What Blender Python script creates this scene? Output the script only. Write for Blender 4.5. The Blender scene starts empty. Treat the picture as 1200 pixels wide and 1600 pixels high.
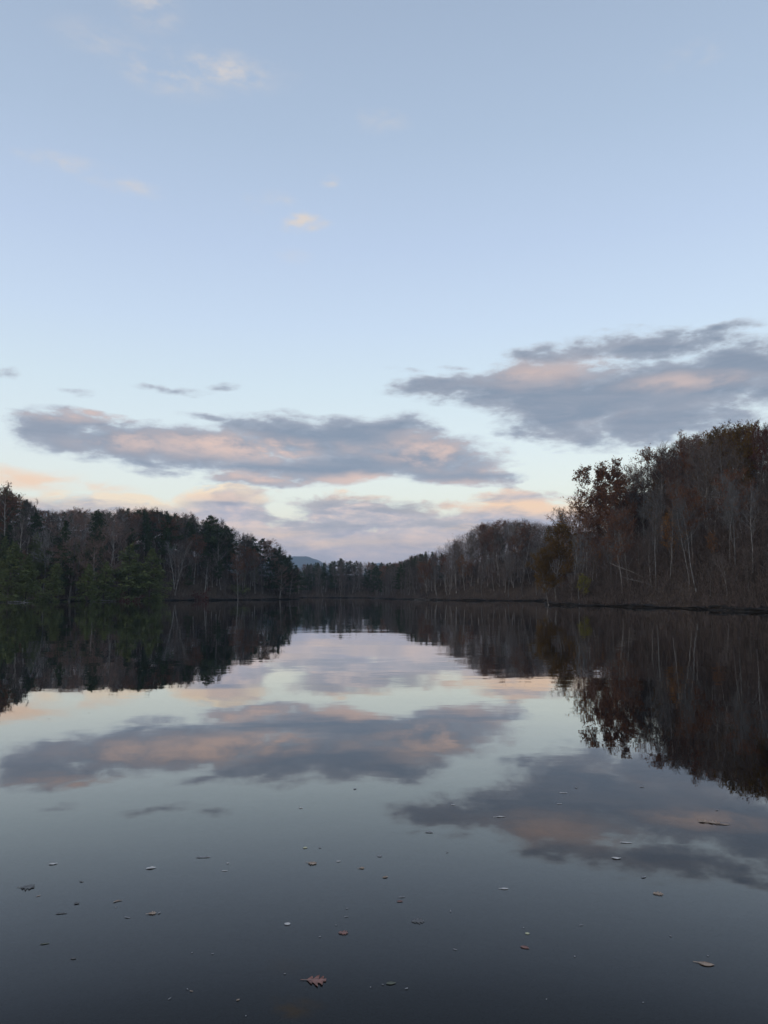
import bpy, math
import numpy as np
from mathutils import Vector

C = bpy.context.scene.collection
SC = bpy.context.scene

# ------------------------------------------------------------------ camera
CAM_H, PITCH = 2.2, math.radians(6.07)
FPX = 1204.0                                   # focal length in photo pixels (1200 x 1600)
cam_d = bpy.data.cameras.new("camera")
cam = bpy.data.objects.new("camera", cam_d)
C.objects.link(cam)
cam.location = (0, 0, CAM_H)
cam.rotation_euler = (math.pi / 2 + PITCH, 0, 0)
cam_d.sensor_fit = 'VERTICAL'
cam_d.sensor_height = 24.0
cam_d.lens = 24.0 * FPX / 1600.0
cam_d.clip_start, cam_d.clip_end = 0.05, 40000
SC.camera = cam
SC.view_settings.view_transform = 'Standard'
SC.view_settings.look = 'None'
SC.view_settings.gamma = 1.0
SC.view_settings.exposure = 0.0
SC.view_settings.use_curve_mapping = False


def ray(px, py):
    """photo pixel -> world direction from the camera"""
    a, b = (px - 600) / FPX, (800 - py) / FPX
    cp, sp = math.cos(PITCH), math.sin(PITCH)
    return np.array([a, cp - b * sp, sp + b * cp])


def azel(px, py):
    d = ray(px, py)
    return math.degrees(math.atan2(d[0], d[1])), math.degrees(math.atan2(d[2], math.hypot(d[0], d[1])))


def on_water(px, py):
    d = ray(px, py)
    t = CAM_H / -d[2]
    return d[0] * t, d[1] * t


def srgb(r, g, b):
    f = lambda c: c / 12.92 if c <= 0.04045 else ((c + 0.055) / 1.055) ** 2.4
    return (f(r / 255), f(g / 255), f(b / 255), 1.0)


# ------------------------------------------------------------------ node helper
class Nodes:
    def __init__(self, tree):
        self.t = tree
        self.n = tree.nodes
        self.l = tree.links

    def put(self, sock, v):
        if isinstance(v, bpy.types.NodeSocket):
            self.l.new(v, sock)
        elif v is not None:
            sock.default_value = v

    def math(self, op, a, b=None, c=None, clamp=False):
        n = self.n.new('ShaderNodeMath')
        n.operation = op
        n.use_clamp = clamp
        self.put(n.inputs[0], a)
        self.put(n.inputs[1], b)
        self.put(n.inputs[2], c)
        return n.outputs[0]

    def vmath(self, op, a, b=None, c=None):
        n = self.n.new('ShaderNodeVectorMath')
        n.operation = op
        self.put(n.inputs[0], a)
        self.put(n.inputs[1], b)
        if c is not None:
            self.put(n.inputs[2], c)
        return n.outputs['Value'] if op in ('LENGTH', 'DOT_PRODUCT', 'DISTANCE') else n.outputs['Vector']

    def smooth(self, v, lo, hi, a=0.0, b=1.0):
        n = self.n.new('ShaderNodeMapRange')
        n.interpolation_type = 'SMOOTHSTEP'
        self.put(n.inputs['Value'], v)
        n.inputs['From Min'].default_value = lo
        n.inputs['From Max'].default_value = hi
        n.inputs['To Min'].default_value = a
        n.inputs['To Max'].default_value = b
        return n.outputs[0]

    def noise(self, vec, scale, detail=5.0, rough=0.55, dist=0.0, color=False, dims='3D'):
        n = self.n.new('ShaderNodeTexNoise')
        n.noise_dimensions = dims
        self.put(n.inputs['Vector'], vec)
        n.inputs['Scale'].default_value = scale
        n.inputs['Detail'].default_value = detail
        n.inputs['Roughness'].default_value = rough
        n.inputs['Distortion'].default_value = dist
        return n.outputs['Color'] if color else n.outputs[0]

    def mix(self, f, a, b, mode='MIX'):
        n = self.n.new('ShaderNodeMix')
        n.data_type = 'RGBA'
        n.blend_type = mode
        self.put(n.inputs['Factor'], f)
        self.put(n.inputs[6], a)
        self.put(n.inputs[7], b)
        return n.outputs[2]

    def ramp(self, fac, stops):
        n = self.n.new('ShaderNodeValToRGB')
        e = n.color_ramp.elements
        e[0].position, e[0].color = stops[0]
        e[1].position, e[1].color = stops[1]
        for p, c in stops[2:]:
            k = e.new(p)
            k.color = c
        self.put(n.inputs[0], fac)
        return n.outputs[0]


# ------------------------------------------------------------------ sky
def make_world():
    w = bpy.data.worlds.new("World")
    SC.world = w
    w.use_nodes = True
    w.node_tree.nodes.clear()
    N = Nodes(w.node_tree)
    d = N.n.new('ShaderNodeTexCoord').outputs['Generated']
    d = N.vmath('NORMALIZE', d)
    sep = N.n.new('ShaderNodeSeparateXYZ')
    N.put(sep.inputs[0], d)
    X, Y, Z = sep.outputs
    el = N.math('MULTIPLY', N.math('ARCSINE', Z), 180 / math.pi)
    az = N.math('MULTIPLY', N.math('ARCTAN2', X, Y), 180 / math.pi)
    # dusk gradient by elevation
    def st(e, *c):
        return (e / 90.0, srgb(*c))
    grad = N.ramp(N.math('DIVIDE', el, 90.0, clamp=True), [
        st(0.0, 236, 222, 206), st(90, 128, 147, 182), st(4.0, 241, 233, 214), st(7.0, 231, 236, 228), st(10.5, 222, 233, 237),
        st(15.0, 211, 227, 238), st(19.5, 200, 217, 239), st(25, 187, 204, 231), st(32, 172, 190, 215), st(39.5, 160, 177, 202)])
    sky = N.n.new('ShaderNodeTexSky')
    sky.sky_type = 'NISHITA'
    sky.sun_disc = False
    sky.sun_elevation = SUN_EL
    sky.sun_rotation = SUN_ROT
    nis = N.vmath('SCALE', sky.outputs[0])
    nis.node.inputs['Scale'].default_value = 0.06
    base = N.vmath('ADD', N.mix(0.06, grad, (0, 0, 0, 1)), nis)

    # cloud coordinates: degrees, warped by noise that is wider than it is high
    comb = N.n.new('ShaderNodeCombineXYZ')
    N.put(comb.inputs[0], az)
    N.put(comb.inputs[1], el)
    P = comb.outputs[0]
    stretched = N.vmath('MULTIPLY', d, (1.0, 1.0, 2.6))
    nw = N.noise(stretched, 7.0, 4.0, 0.55, color=True)
    warp = N.vmath('MULTIPLY', N.vmath('SUBTRACT', nw, (0.5, 0.5, 0.5)), (7.0, 2.6, 0.0))
    PW = N.vmath('ADD', P, warp)
    fb = N.noise(stretched, 13.0, 9.0, 0.58, 0.3)                 # billows
    fb2 = N.noise(N.vmath('MULTIPLY', d, (1.0, 1.0, 5.0)), 11.0, 8.0, 0.56, 0.5)   # streaks
    fb3 = N.noise(stretched, 46.0, 6.0, 0.6)

    def blobs(lst, coord):
        acc = None
        for (px, py, rx, ry, a) in lst:
            c = azel(px, py)
            k = 180 / math.pi / FPX
            ix, iy = 1 / (rx * k), 1 / (ry * k)
            q = N.vmath('MULTIPLY_ADD', coord, (ix, iy, 0.0), (-c[0] * ix, -c[1] * iy, 0.0))
            q = N.vmath('LENGTH', q)
            v = N.smooth(q, 1.45, 0.0, 0.0, a)
            acc = v if acc is None else N.math('MAXIMUM', acc, v)
        return acc

    body = blobs(CLOUD_BODY, PW)
    dens = N.math('ADD', body, N.math('MULTIPLY', N.math('SUBTRACT', fb, 0.5), 1.5))
    dens = N.math('ADD', dens, N.math('MULTIPLY', N.math('SUBTRACT', fb3, 0.5), 0.62))
    dens = N.math('MULTIPLY', dens, N.smooth(body, 0.0, 0.3))
    alpha = N.smooth(dens, 0.15, 0.68)
    thick = N.smooth(dens, 0.30, 0.95)

    # broad low deck round the whole horizon, its ragged top varying with direction
    edge = N.math('ADD', N.math('MULTIPLY', N.math('SUBTRACT', N.noise(d, 2.2, 3.0, 0.5), 0.5), 3.0), N.math('MULTIPLY', N.math('SUBTRACT', fb, 0.5), 4.6))
    lift = blobs(DECK_LIFT, P)
    top = N.math('ADD', N.math('ADD', 5.5, edge), N.math('MULTIPLY', lift, 2.4))
    dd = N.math('SUBTRACT', top, el)
    deck_a = N.math('MULTIPLY', N.smooth(dd, -0.15, 0.75), 0.97)

    warm = blobs(CLOUD_WARM, PW)
    warm = N.math('MULTIPLY', warm, N.smooth(N.math('ADD', N.math('MULTIPLY', fb, 0.7), N.math('MULTIPLY', fb3, 0.3)), 0.36, 0.62))
    grey = N.ramp(thick, [(0.0, srgb(190, 200, 211)), (1.0, srgb(129, 142, 161)), (0.5, srgb(155, 165, 180))])
    grey = N.mix(N.math('MULTIPLY', N.smooth(fb2, 0.35, 0.7), 0.35), grey, srgb(176, 174, 182))
    ccol = N.mix(N.math('MULTIPLY', warm, 0.9), grey, srgb(238, 204, 186))
    # deck colour: pale rose, lavender-grey streaks, cream along the sunlit top edge
    dkn = N.math('ADD', N.math('MULTIPLY', fb2, .68), N.math('MULTIPLY', fb3, .32))
    dk = N.ramp(dkn, [(0.37, srgb(140, 148, 168)), (0.64, srgb(226, 204, 197)), (0.5, srgb(181, 177, 189))])
    dk = N.mix(N.smooth(el, 5.5, 0.0), dk, srgb(199, 187, 194))
    darkb = N.math('MULTIPLY', blobs(DECK_DARK, PW), N.smooth(dkn, 0.62, 0.42))
    dk = N.mix(N.math('MULTIPLY', darkb, 0.92, clamp=True), dk, srgb(140, 147, 165))
    rim = N.math('MULTIPLY', N.smooth(dd, 2.2, 0.2), N.smooth(fb, 0.36, 0.55))
    rimw = N.math('MULTIPLY', rim, N.math('ADD', 0.25, blobs(DECK_RIM, P)), clamp=True)
    dk = N.mix(rimw, dk, srgb(252, 232, 202))
    wd = N.math('MULTIPLY', blobs(DECK_WARM, PW), N.smooth(fb2, 0.30, 0.56))
    dk = N.mix(N.math('MULTIPLY', wd, 0.95, clamp=True), dk, srgb(255, 217, 180))

    # thin high wisps, apricot-white
    wis = blobs(WISPS, PW)
    wis = N.math('MULTIPLY', wis, N.smooth(N.math('ADD', N.math('MULTIPLY', fb, 0.55), N.math('MULTIPLY', fb3, 0.45)), 0.40, 0.64))
    col = N.mix(N.math('MULTIPLY', wis, 0.8, clamp=True), base, srgb(219, 211, 206))
    orange = blobs(ORANGE, PW)
    orange = N.math('MULTIPLY', orange, N.smooth(fb, 0.36, 0.6), clamp=True)
    col = N.mix(orange, col, srgb(248, 216, 186))
    col = N.mix(deck_a, col, dk)
    col = N.mix(N.math('MULTIPLY', alpha, 0.96), col, ccol)
    bg = N.n.new('ShaderNodeBackground')
    N.put(bg.inputs['Color'], col)
    N.put(bg.inputs['Strength'], N.math('MULTIPLY_ADD', N.math('EXPONENT', N.math('MULTIPLY', N.math('MAXIMUM', el, 0.0), -1 / 8.0)), 0.44, 1.03))
    out = N.n.new('ShaderNodeOutputWorld')
    N.l.new(bg.outputs[0], out.inputs['Surface'])
    w.cycles.sampling_method = 'MANUAL'
    w.cycles.sample_map_resolution = 512


CLOUD_BODY = [  # px, py, rx, ry, weight (photo pixels, turned into directions)
    (690, 602, 110, 24, .9), (800, 604, 160, 46, 1.05), (930, 625, 210, 60, 1.15), (1080, 612, 210, 58, 1.15),
    (950, 540, 150, 30, .95), (1170, 566, 130, 40, 1.05), (1010, 662, 210, 36, 1.0), (1110, 517, 100, 12, .6), (1330, 600, 190, 66, 1.0), (1060, 540, 90, 22, .7),
    (100, 664, 110, 32, 1.0), (190, 690, 170, 34, 1.05), (300, 702, 170, 40, 1.1), (450, 690, 150, 46, 1.1), (560, 692, 170, 48, 1.15),
    (660, 714, 180, 42, 1.1), (480, 735, 210, 28, 1.05), (710, 738, 130, 24, .95), (400, 752, 120, 11, .85), (440, 668, 60, 18, .8),
    (272, 609, 80, 10, .52), (355, 605, 46, 8, .46), (150, 612, 46, 8, .46), (20, 592, 50, 9, .40), (160, 648, 44, 10, .65), (330, 655, 70, 10, .65), (705, 565, 60, 10, .55), (640, 575, 50, 9, .4)]
CLOUD_WARM = [
    (845, 582, 100, 26, .62), (1065, 598, 100, 16, .55), (330, 700, 120, 26, .95), (415, 708, 70, 22, 1.0), (215, 692, 90, 20, .75), (110, 650, 80, 10, .7), (160, 648, 44, 10, .8),
    (700, 706, 130, 22, .95), (640, 700, 80, 12, .6), (395, 750, 90, 9, .9), (600, 754, 200, 11, .9), (265, 588, 24, 8, .9), (770, 725, 50, 12, .8), (950, 655, 60, 8, .2), (560, 705, 60, 10, .4)]
DECK_LIFT = [(350, 770, 110, 60, 1.35), (560, 770, 330, 60, 1.0), (800, 780, 190, 50, 1.0), (180, 780, 160, 40, .85), (40, 790, 120, 30, .6)]
DECK_DARK = [(620, 797, 200, 20, 1.0), (440, 796, 60, 13, 1.0), (350, 790, 30, 10, .8), (690, 822, 90, 11, .7), (500, 818, 120, 10, .55), (850, 806, 70, 8, .5), (120, 792, 170, 14, .9), (760, 806, 80, 8, .5)]
DECK_RIM = [(180, 778, 140, 20, 1.3), (330, 768, 70, 20, 1.3), (400, 780, 40, 12, .7), (250, 782, 50, 12, 1.1), (40, 780, 80, 14, .5)]
DECK_WARM = [(800, 793, 160, 16, 1.2), (885, 795, 80, 14, 1.2), (620, 767, 230, 12, 1.2), (660, 780, 170, 8, .9), (330, 778, 70, 10, .6), (730, 834, 50, 6, .9), (560, 848, 170, 10, .45), (420, 830, 90, 10, .4)]
WISPS = [(260, 112, 95, 30, .9), (350, 108, 85, 26, 1.1), (240, 10, 50, 28, .7), (150, 60, 80, 22, .35), (190, 292, 46, 11, .8), (95, 255, 80, 12, .6), (475, 340, 26, 14, 1.5),
         (430, 310, 40, 14, .7), (515, 277, 18, 11, 1.3), (605, 190, 34, 14, .5), (5, 345, 14, 10, .9), (1080, 85, 50, 14, .3), (455, 400, 30, 14, .25)]
ORANGE = [(55, 747, 80, 14, 1.0), (0, 738, 70, 12, .8), (155, 757, 50, 10, .7)]

SUN_EL = math.radians(3.0)
SUN_ROT = math.radians(-128.0)        # behind the camera, to the left
make_world()
sl = bpy.data.lights.new("sun", 'SUN')
sl.energy = 0.45
sl.angle = math.radians(25)
sl.color = (1.0, 0.86, 0.74)
sun = bpy.data.objects.new("sun", sl)
C.objects.link(sun)
sd = Vector((math.sin(SUN_ROT) * math.cos(math.radians(14)), math.cos(SUN_ROT) * math.cos(math.radians(14)), math.sin(math.radians(14))))
sun.rotation_euler = sd.to_track_quat('Z', 'Y').to_euler()

# ------------------------------------------------------------------ materials
def material(name):
    m = bpy.data.materials.new(name)
    m.use_nodes = True
    m.node_tree.nodes.clear()
    N = Nodes(m.node_tree)
    out = N.n.new('ShaderNodeOutputMaterial')
    return m, N, out


def obj_random(N):
    return N.n.new('ShaderNodeObjectInfo').outputs['Random']


def bark_material(name, dark, light):
    m, N, out = material(name)
    b = N.n.new('ShaderNodeBsdfPrincipled')
    pos = N.n.new('ShaderNodeTexCoord').outputs['Object']
    f = N.noise(N.vmath('MULTIPLY', pos, (1, 1, 0.35)), 2.5, 5, 0.65)
    c = N.mix(N.smooth(f, 0.35, 0.68), dark, light)
    v = N.math('MULTIPLY_ADD', obj_random(N), 0.75, 0.45)
    c = N.mix(1.0, c, v, 'MULTIPLY')
    N.put(b.inputs['Base Color'], c)
    b.inputs['Roughness'].default_value = 0.95
    b.inputs['Specular IOR Level'].default_value = 0.15
    N.l.new(b.outputs[0], out.inputs['Surface'])
    return m


def leaf_material(name, ca, cb, cc, translucent=0.25):
    """leaf colour: differs from clump to clump and from tree to tree"""
    m, N, out = material(name)
    pos = N.n.new('ShaderNodeTexCoord').outputs['Object']
    rnd = obj_random(N)
    f = N.noise(pos, 0.45, 4, 0.6)
    c = N.mix(N.smooth(f, 0.36, 0.64), ca, cb)
    c = N.mix(N.math('MULTIPLY', rnd, 0.7), c, cc)
    f2 = N.noise(pos, 3.0, 2, 0.6)
    c = N.mix(1.0, c, N.math('MULTIPLY_ADD', f2, 0.9, 0.55), 'MULTIPLY')
    d = N.n.new('ShaderNodeBsdfDiffuse')
    t = N.n.new('ShaderNodeBsdfTranslucent')
    N.put(d.inputs['Color'], c)
    N.put(t.inputs['Color'], c)
    mx = N.n.new('ShaderNodeMixShader')
    mx.inputs[0].default_value = translucent
    N.l.new(d.outputs[0], mx.inputs[1])
    N.l.new(t.outputs[0], mx.inputs[2])
    N.l.new(mx.outputs[0], out.inputs['Surface'])
    return m


def rgb(r, g, b):
    return (r, g, b, 1.0)


M = {}
M['bark'] = bark_material('grey_bark', rgb(.15, .13, .116), rgb(.36, .325, .295))
M['pale_bark'] = bark_material('pale_bark', rgb(.17, .16, .15), rgb(.38, .365, .345))
M['pine_bark'] = bark_material('pine_bark', rgb(.06, .045, .038), rgb(.15, .12, .105))
M['twig'] = bark_material('grey_twigs', rgb(.108, .083, .071), rgb(.19, .153, .133))
M['red_twig'] = bark_material('reddish_twigs', rgb(.16, .102, .082), rgb(.25, .165, .132))
M['pale_twig'] = bark_material('pale_twigs', rgb(.15, .142, .138), rgb(.235, .225, .215))
M['russet'] = leaf_material('russet_leaves', rgb(.15, .062, .036), rgb(.25, .11, .054), rgb(.155, .082, .05))
M['crimson'] = leaf_material('crimson_leaves', rgb(.085, .027, .023), rgb(.125, .042, .032), rgb(.085, .034, .027))
M['orange'] = leaf_material('orange_leaves', rgb(.27, .12, .04), rgb(.38, .19, .06), rgb(.30, .13, .05))
M['ochre'] = leaf_material('ochre_leaves', rgb(.14, .085, .025), rgb(.20, .11, .03), rgb(.12, .07, .03))
M['yellow'] = leaf_material('yellow_green_leaves', rgb(.18, .16, .045), rgb(.25, .21, .06), rgb(.22, .2, .05))
M['pine'] = leaf_material('pine_needles', rgb(.038, .056, .029), rgb(.075, .098, .044), rgb(.05, .064, .04), .12)
M['cedar'] = leaf_material('feathery_needles', rgb(.09, .115, .046), rgb(.19, .205, .078), rgb(.125, .14, .06), .15)
M['brush'] = bark_material('brush_twigs', rgb(.09, .067, .057), rgb(.20, .155, .132))

m, N, out = material('leaf_litter_ground')
b = N.n.new('ShaderNodeBsdfPrincipled')
pos = N.n.new('ShaderNodeTexCoord').outputs['Object']
c = N.mix(N.smooth(N.noise(pos, .12, 6, .65), .35, .65), rgb(.045, .032, .024), rgb(.085, .060, .044))
c = N.mix(N.smooth(N.noise(pos, 1.6, 4, .6), .45, .7, 0, .6), c, rgb(.04, .03, .022))
N.put(b.inputs['Base Color'], c)
b.inputs['Roughness'].default_value = 1.0
b.inputs['Specular IOR Level'].default_value = 0.05
bp = N.n.new('ShaderNodeBump')
bp.inputs['Distance'].default_value = 0.3
N.put(bp.inputs['Height'], N.noise(pos, .9, 5, .65))
N.l.new(bp.outputs[0], b.inputs['Normal'])
N.l.new(b.outputs[0], out.inputs['Surface'])
M['ground'] = m

m, N, out = material('wet_mud')
b = N.n.new('ShaderNodeBsdfPrincipled')
pos = N.n.new('ShaderNodeTexCoord').outputs['Object']
c = N.mix(N.smooth(N.noise(pos, .7, 6, .65), .35, .65), rgb(.012, .010, .008), rgb(.030, .024, .019))
N.put(b.inputs['Base Color'], c)
b.inputs['Roughness'].default_value = 0.75
b.inputs['Specular IOR Level'].default_value = 0.2
bp = N.n.new('ShaderNodeBump')
bp.inputs['Distance'].default_value = 0.25
N.put(bp.inputs['Height'], N.noise(pos, 1.5, 5, .65))
N.l.new(bp.outputs[0], b.inputs['Normal'])
N.l.new(b.outputs[0], out.inputs['Surface'])
M['mud'] = m

m, N, out = material('forested_mountain')
b = N.n.new('ShaderNodeBsdfPrincipled')
pos = N.n.new('ShaderNodeTexCoord').outputs['Object']
c = N.mix(N.smooth(N.noise(pos, .012, 8, .7), .35, .65), rgb(.035, .036, .033), rgb(.085, .068, .058))
N.put(b.inputs['Base Color'], c)
b.inputs['Roughness'].default_value = 1.0
b.inputs['Specular IOR Level'].default_value = 0.0
N.l.new(b.outputs[0], out.inputs['Surface'])
M['mountain'] = m

# still dark lake water: Fresnel mirror over a tinted, mostly absorbing body
m, N, out = material('lake_water')
pos = N.n.new('ShaderNodeTexCoord').outputs['Object']
patch = N.smooth(N.noise(N.vmath('MULTIPLY', pos, (.012, .035, 1)), 1.0, 4, .6), .40, .66, .35, 1.5)
near = N.noise(N.vmath('MULTIPLY', pos, (.8, 1.25, 1)), 1.0, 3, .5)
mid = N.noise(N.vmath('MULTIPLY', pos, (.30, .42, 1)), 1.0, 3, .5)
big = N.noise(N.vmath('MULTIPLY', pos, (.05, .11, 1)), 1.0, 2, .5)
h = N.math('MULTIPLY', near, .0016)
h = N.math('MULTIPLY_ADD', mid, .0072, h)
h = N.math('MULTIPLY_ADD', big, .008, h)
h = N.math('MULTIPLY', h, patch)
bp = N.n.new('ShaderNodeBump')
bp.inputs['Strength'].default_value = 1.0
bp.inputs['Distance'].default_value = 1.0
N.put(bp.inputs['Height'], h)
fr = N.n.new('ShaderNodeFresnel')
fr.inputs['IOR'].default_value = 1.333
N.l.new(bp.outputs[0], fr.inputs['Normal'])
gl = N.n.new('ShaderNodeBsdfGlossy')
gl.inputs['Color'].default_value = (1, 1, 1, 1)
gl.inputs['Roughness'].default_value = 0.012
N.l.new(bp.outputs[0], gl.inputs['Normal'])
tr = N.n.new('ShaderNodeBsdfTransparent')
tr.inputs['Color'].default_value = rgb(.26, .27, .24)
df = N.n.new('ShaderNodeBsdfDiffuse')
df.inputs['Color'].default_value = rgb(.006, .007, .008)
bd = N.n.new('ShaderNodeMixShader')
bd.inputs[0].default_value = .6
N.l.new(df.outputs[0], bd.inputs[1])
N.l.new(tr.outputs[0], bd.inputs[2])
mx = N.n.new('ShaderNodeMixShader')
cv = N.n.new('ShaderNodeFloatCurve')
cp_ = cv.mapping.curves[0].points
cp_[0].location = (0.0, 0.0)
cp_[1].location = (1.0, 1.0)
for p_ in ((.02, .012), (.066, .034), (.10, .085), (.15, .165), (.28, .38), (.46, .64), (.62, .82)):
    cp_.new(*p_)
cv.mapping.update()
N.l.new(fr.outputs[0], cv.inputs['Value'])
N.l.new(cv.outputs[0], mx.inputs[0])
N.l.new(bd.outputs[0], mx.inputs[1])
N.l.new(gl.outputs[0], mx.inputs[2])
N.l.new(mx.outputs[0], out.inputs['Surface'])
M['water'] = m


# ------------------------------------------------------------------ mesh helper
def mesh_of(name, verts, quads=None, tris=None, mats=(), smooth=False, mat_idx=None):
    verts = np.asarray(verts, dtype=np.float32).reshape(-1, 3)
    quads = np.zeros((0, 4), np.int32) if quads is None else np.asarray(quads, np.int32).reshape(-1, 4)
    tris = np.zeros((0, 3), np.int32) if tris is None else np.asarray(tris, np.int32).reshape(-1, 3)
    me = bpy.data.meshes.new(name)
    nq, nt = len(quads), len(tris)
    me.vertices.add(len(verts))
    me.vertices.foreach_set('co', verts.ravel())
    me.loops.add(nq * 4 + nt * 3)
    me.loops.foreach_set('vertex_index', np.concatenate([quads.ravel(), tris.ravel()]).astype(np.int32))
    me.polygons.add(nq + nt)
    starts = np.concatenate([np.arange(nq) * 4, nq * 4 + np.arange(nt) * 3]).astype(np.int32)
    me.polygons.foreach_set('loop_start', starts)
    if mat_idx is not None:
        me.polygons.foreach_set('material_index', np.asarray(mat_idx, np.int32))
    if smooth:
        me.polygons.foreach_set('use_smooth', np.ones(nq + nt, bool))
    for mm in mats:
        me.materials.append(mm)
    me.update(calc_edges=True)
    me.validate()
    return me


def link(name, me, parent=None, kind=None):
    o = bpy.data.objects.new(name, me)
    C.objects.link(o)
    if parent is not None:
        o.parent = parent
    if kind:
        o['kind'] = kind
    return o


def tag(o, label, cat, group=None):
    o['label'] = label
    o['category'] = cat
    if group:
        o['group'] = group
    return o


# ------------------------------------------------------------------ lake outline and terrain
RNG = np.random.default_rng(11)
LAKE = np.array([
    (-3, -2.5), (-40, -12), (-230, -60), (-235, 60), (-205, 140), (-155, 196), (-110, 220), (-90, 240), (-66, 265), (-46, 290), (-36, 308), (-35, 317),
    (-45, 332), (-75, 365), (-108, 420), (-118, 452), (-85, 456), (-60, 447), (-44, 441), (-25, 437), (-10, 424), (-4, 385), (1, 345), (12, 298),
    (25, 260), (36, 247), (46, 241), (54, 230), (55, 208), (45, 182), (36, 165), (33, 158), (37, 145), (41.5, 131), (45.5, 110), (45.5, 91), (47, 70), (60, 40), (90, 0),
    (100, -40), (40, -10), (3, -2.5)], float)


def smooth_outline(P, step):
    n = len(P)
    pts = []
    for i in range(n):
        p0, p1, p2, p3 = P[i - 1], P[i], P[(i + 1) % n], P[(i + 2) % n]
        k = max(2, int(np.linalg.norm(p2 - p1) / step))
        t = (np.arange(k) / k)[:, None]
        # centripetal-ish: damped Catmull-Rom
        m1, m2 = (p2 - p0) * .35, (p3 - p1) * .35
        L = np.linalg.norm(p2 - p1)
        m1 *= min(1, L / (np.linalg.norm(m1) + 1e-6))
        m2 *= min(1, L / (np.linalg.norm(m2) + 1e-6))
        pts.append((2 * t**3 - 3 * t**2 + 1) * p1 + (t**3 - 2 * t**2 + t) * m1 + (-2 * t**3 + 3 * t**2) * p2 + (t**3 - t**2) * m2)
    Q = np.concatenate(pts)
    s = np.arange(len(Q)) * step
    T = np.roll(Q, -1, 0) - np.roll(Q, 1, 0)
    T /= np.linalg.norm(T, axis=1)[:, None] + 1e-9
    Nn = np.stack([T[:, 1], -T[:, 0]], 1)
    wob = .6 * np.sin(s * .31) + .45 * np.sin(s * .83 + 1) + .3 * np.sin(s * 1.9 + 2)
    wob[np.linalg.norm(Q, axis=1) < 20] = 0
    return Q + Nn * wob[:, None] * .8


SHORE = smooth_outline(LAKE, 1.6)


def shore_dist(x, y, poly=SHORE[::2]):
    """signed distance to the shore: positive on land, negative in the lake"""
    x, y = np.atleast_1d(x).astype(float), np.atleast_1d(y).astype(float)
    a, b_ = poly, np.roll(poly, -1, 0)
    best = np.full(x.shape, 1e9)
    inside = np.zeros(x.shape, bool)
    for p, q in zip(a, b_):
        dx, dy = q - p
        t = np.clip(((x - p[0]) * dx + (y - p[1]) * dy) / (dx * dx + dy * dy + 1e-12), 0, 1)
        best = np.minimum(best, (x - p[0] - t * dx)**2 + (y - p[1] - t * dy)**2)
        cr = ((p[1] > y) != (q[1] > y))
        if dy != 0:
            inside ^= cr & (x < p[0] + (y - p[1]) * dx / dy)
    d = np.sqrt(best)
    return np.where(inside, -d, d)


HILLS = np.array([  # x, y, height reached well away from the water
    (-190, 230, 32), (-140, 270, 31), (-115, 290, 29), (-85, 320, 25), (-64, 330, 19), (-46, 324, 10), (-150, 400, 9),
    (-60, 480, 14), (0, 470, 14), (20, 420, 14), (30, 340, 15), (45, 300, 23), (75, 290, 28), (100, 260, 30),
    (40, 162, 7), (56, 178, 20), (70, 178, 31), (95, 165, 37), (110, 120, 40), (70, 105, 35), (120, 60, 34), (60, 90, 34), (140, 0, 20),
    (-260, 100, 20), (-300, 300, 20), (0, -40, 3), (0, 700, 5), (300, 300, 20), (-300, -100, 10), (200, -150, 10)], float)


def ground_z(x, y, d=None):
    x, y = np.atleast_1d(x).astype(float), np.atleast_1d(y).astype(float)
    if d is None:
        d = shore_dist(x, y)
    num, den = np.zeros(x.shape), np.zeros(x.shape)
    for hx, hy, hz in HILLS:
        w = 1 / (((x - hx)**2 + (y - hy)**2) + 150)**1.5
        num += w * hz
        den += w
    A = num / den
    z = .55 + A * (1 - np.exp(-np.maximum(d - 1.5, 0) / 26))
    z += .5 * np.sin(x * .21 + 1.3) * np.sin(y * .17) * np.clip(d / 10, 0, 1)
    z = np.where(d < 2.5, -0.25 + d * .32, z)
    z = np.where(d < 0, -.25 + np.maximum(d * .28, -2.6), z)
    far = np.hypot(x, y - 250)
    z = np.where((d > 0) & (far > 420), np.interp(far, [420, 900], [0, 1]) * 3 + z * np.interp(far, [420, 900], [1, 0]), z)
    return z


def axis(lo, hi, step, far):
    mid = np.arange(lo, hi + step, step)
    out_ = [step * 1.5]
    while sum(out_) < far:
        out_.append(out_[-1] * 1.4)
    cs = np.cumsum(out_)
    return np.concatenate([lo - cs[::-1], mid, hi + cs])


gx, gy = axis(-290, 190, 2.5, 6400), axis(-50, 520, 2.5, 6400)
GX, GY = np.meshgrid(gx, gy)
gd = shore_dist(GX.ravel(), GY.ravel())
gz = ground_z(GX.ravel(), GY.ravel(), gd)
nx, ny = len(gx), len(gy)
idx = np.arange(nx * ny).reshape(ny, nx)
q = np.stack([idx[:-1, :-1], idx[:-1, 1:], idx[1:, 1:], idx[1:, :-1]], -1).reshape(-1, 4)
ground = link('ground', mesh_of('ground', np.stack([GX.ravel(), GY.ravel(), gz], 1), q, mats=[M['ground']], smooth=True), kind='structure')

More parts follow.
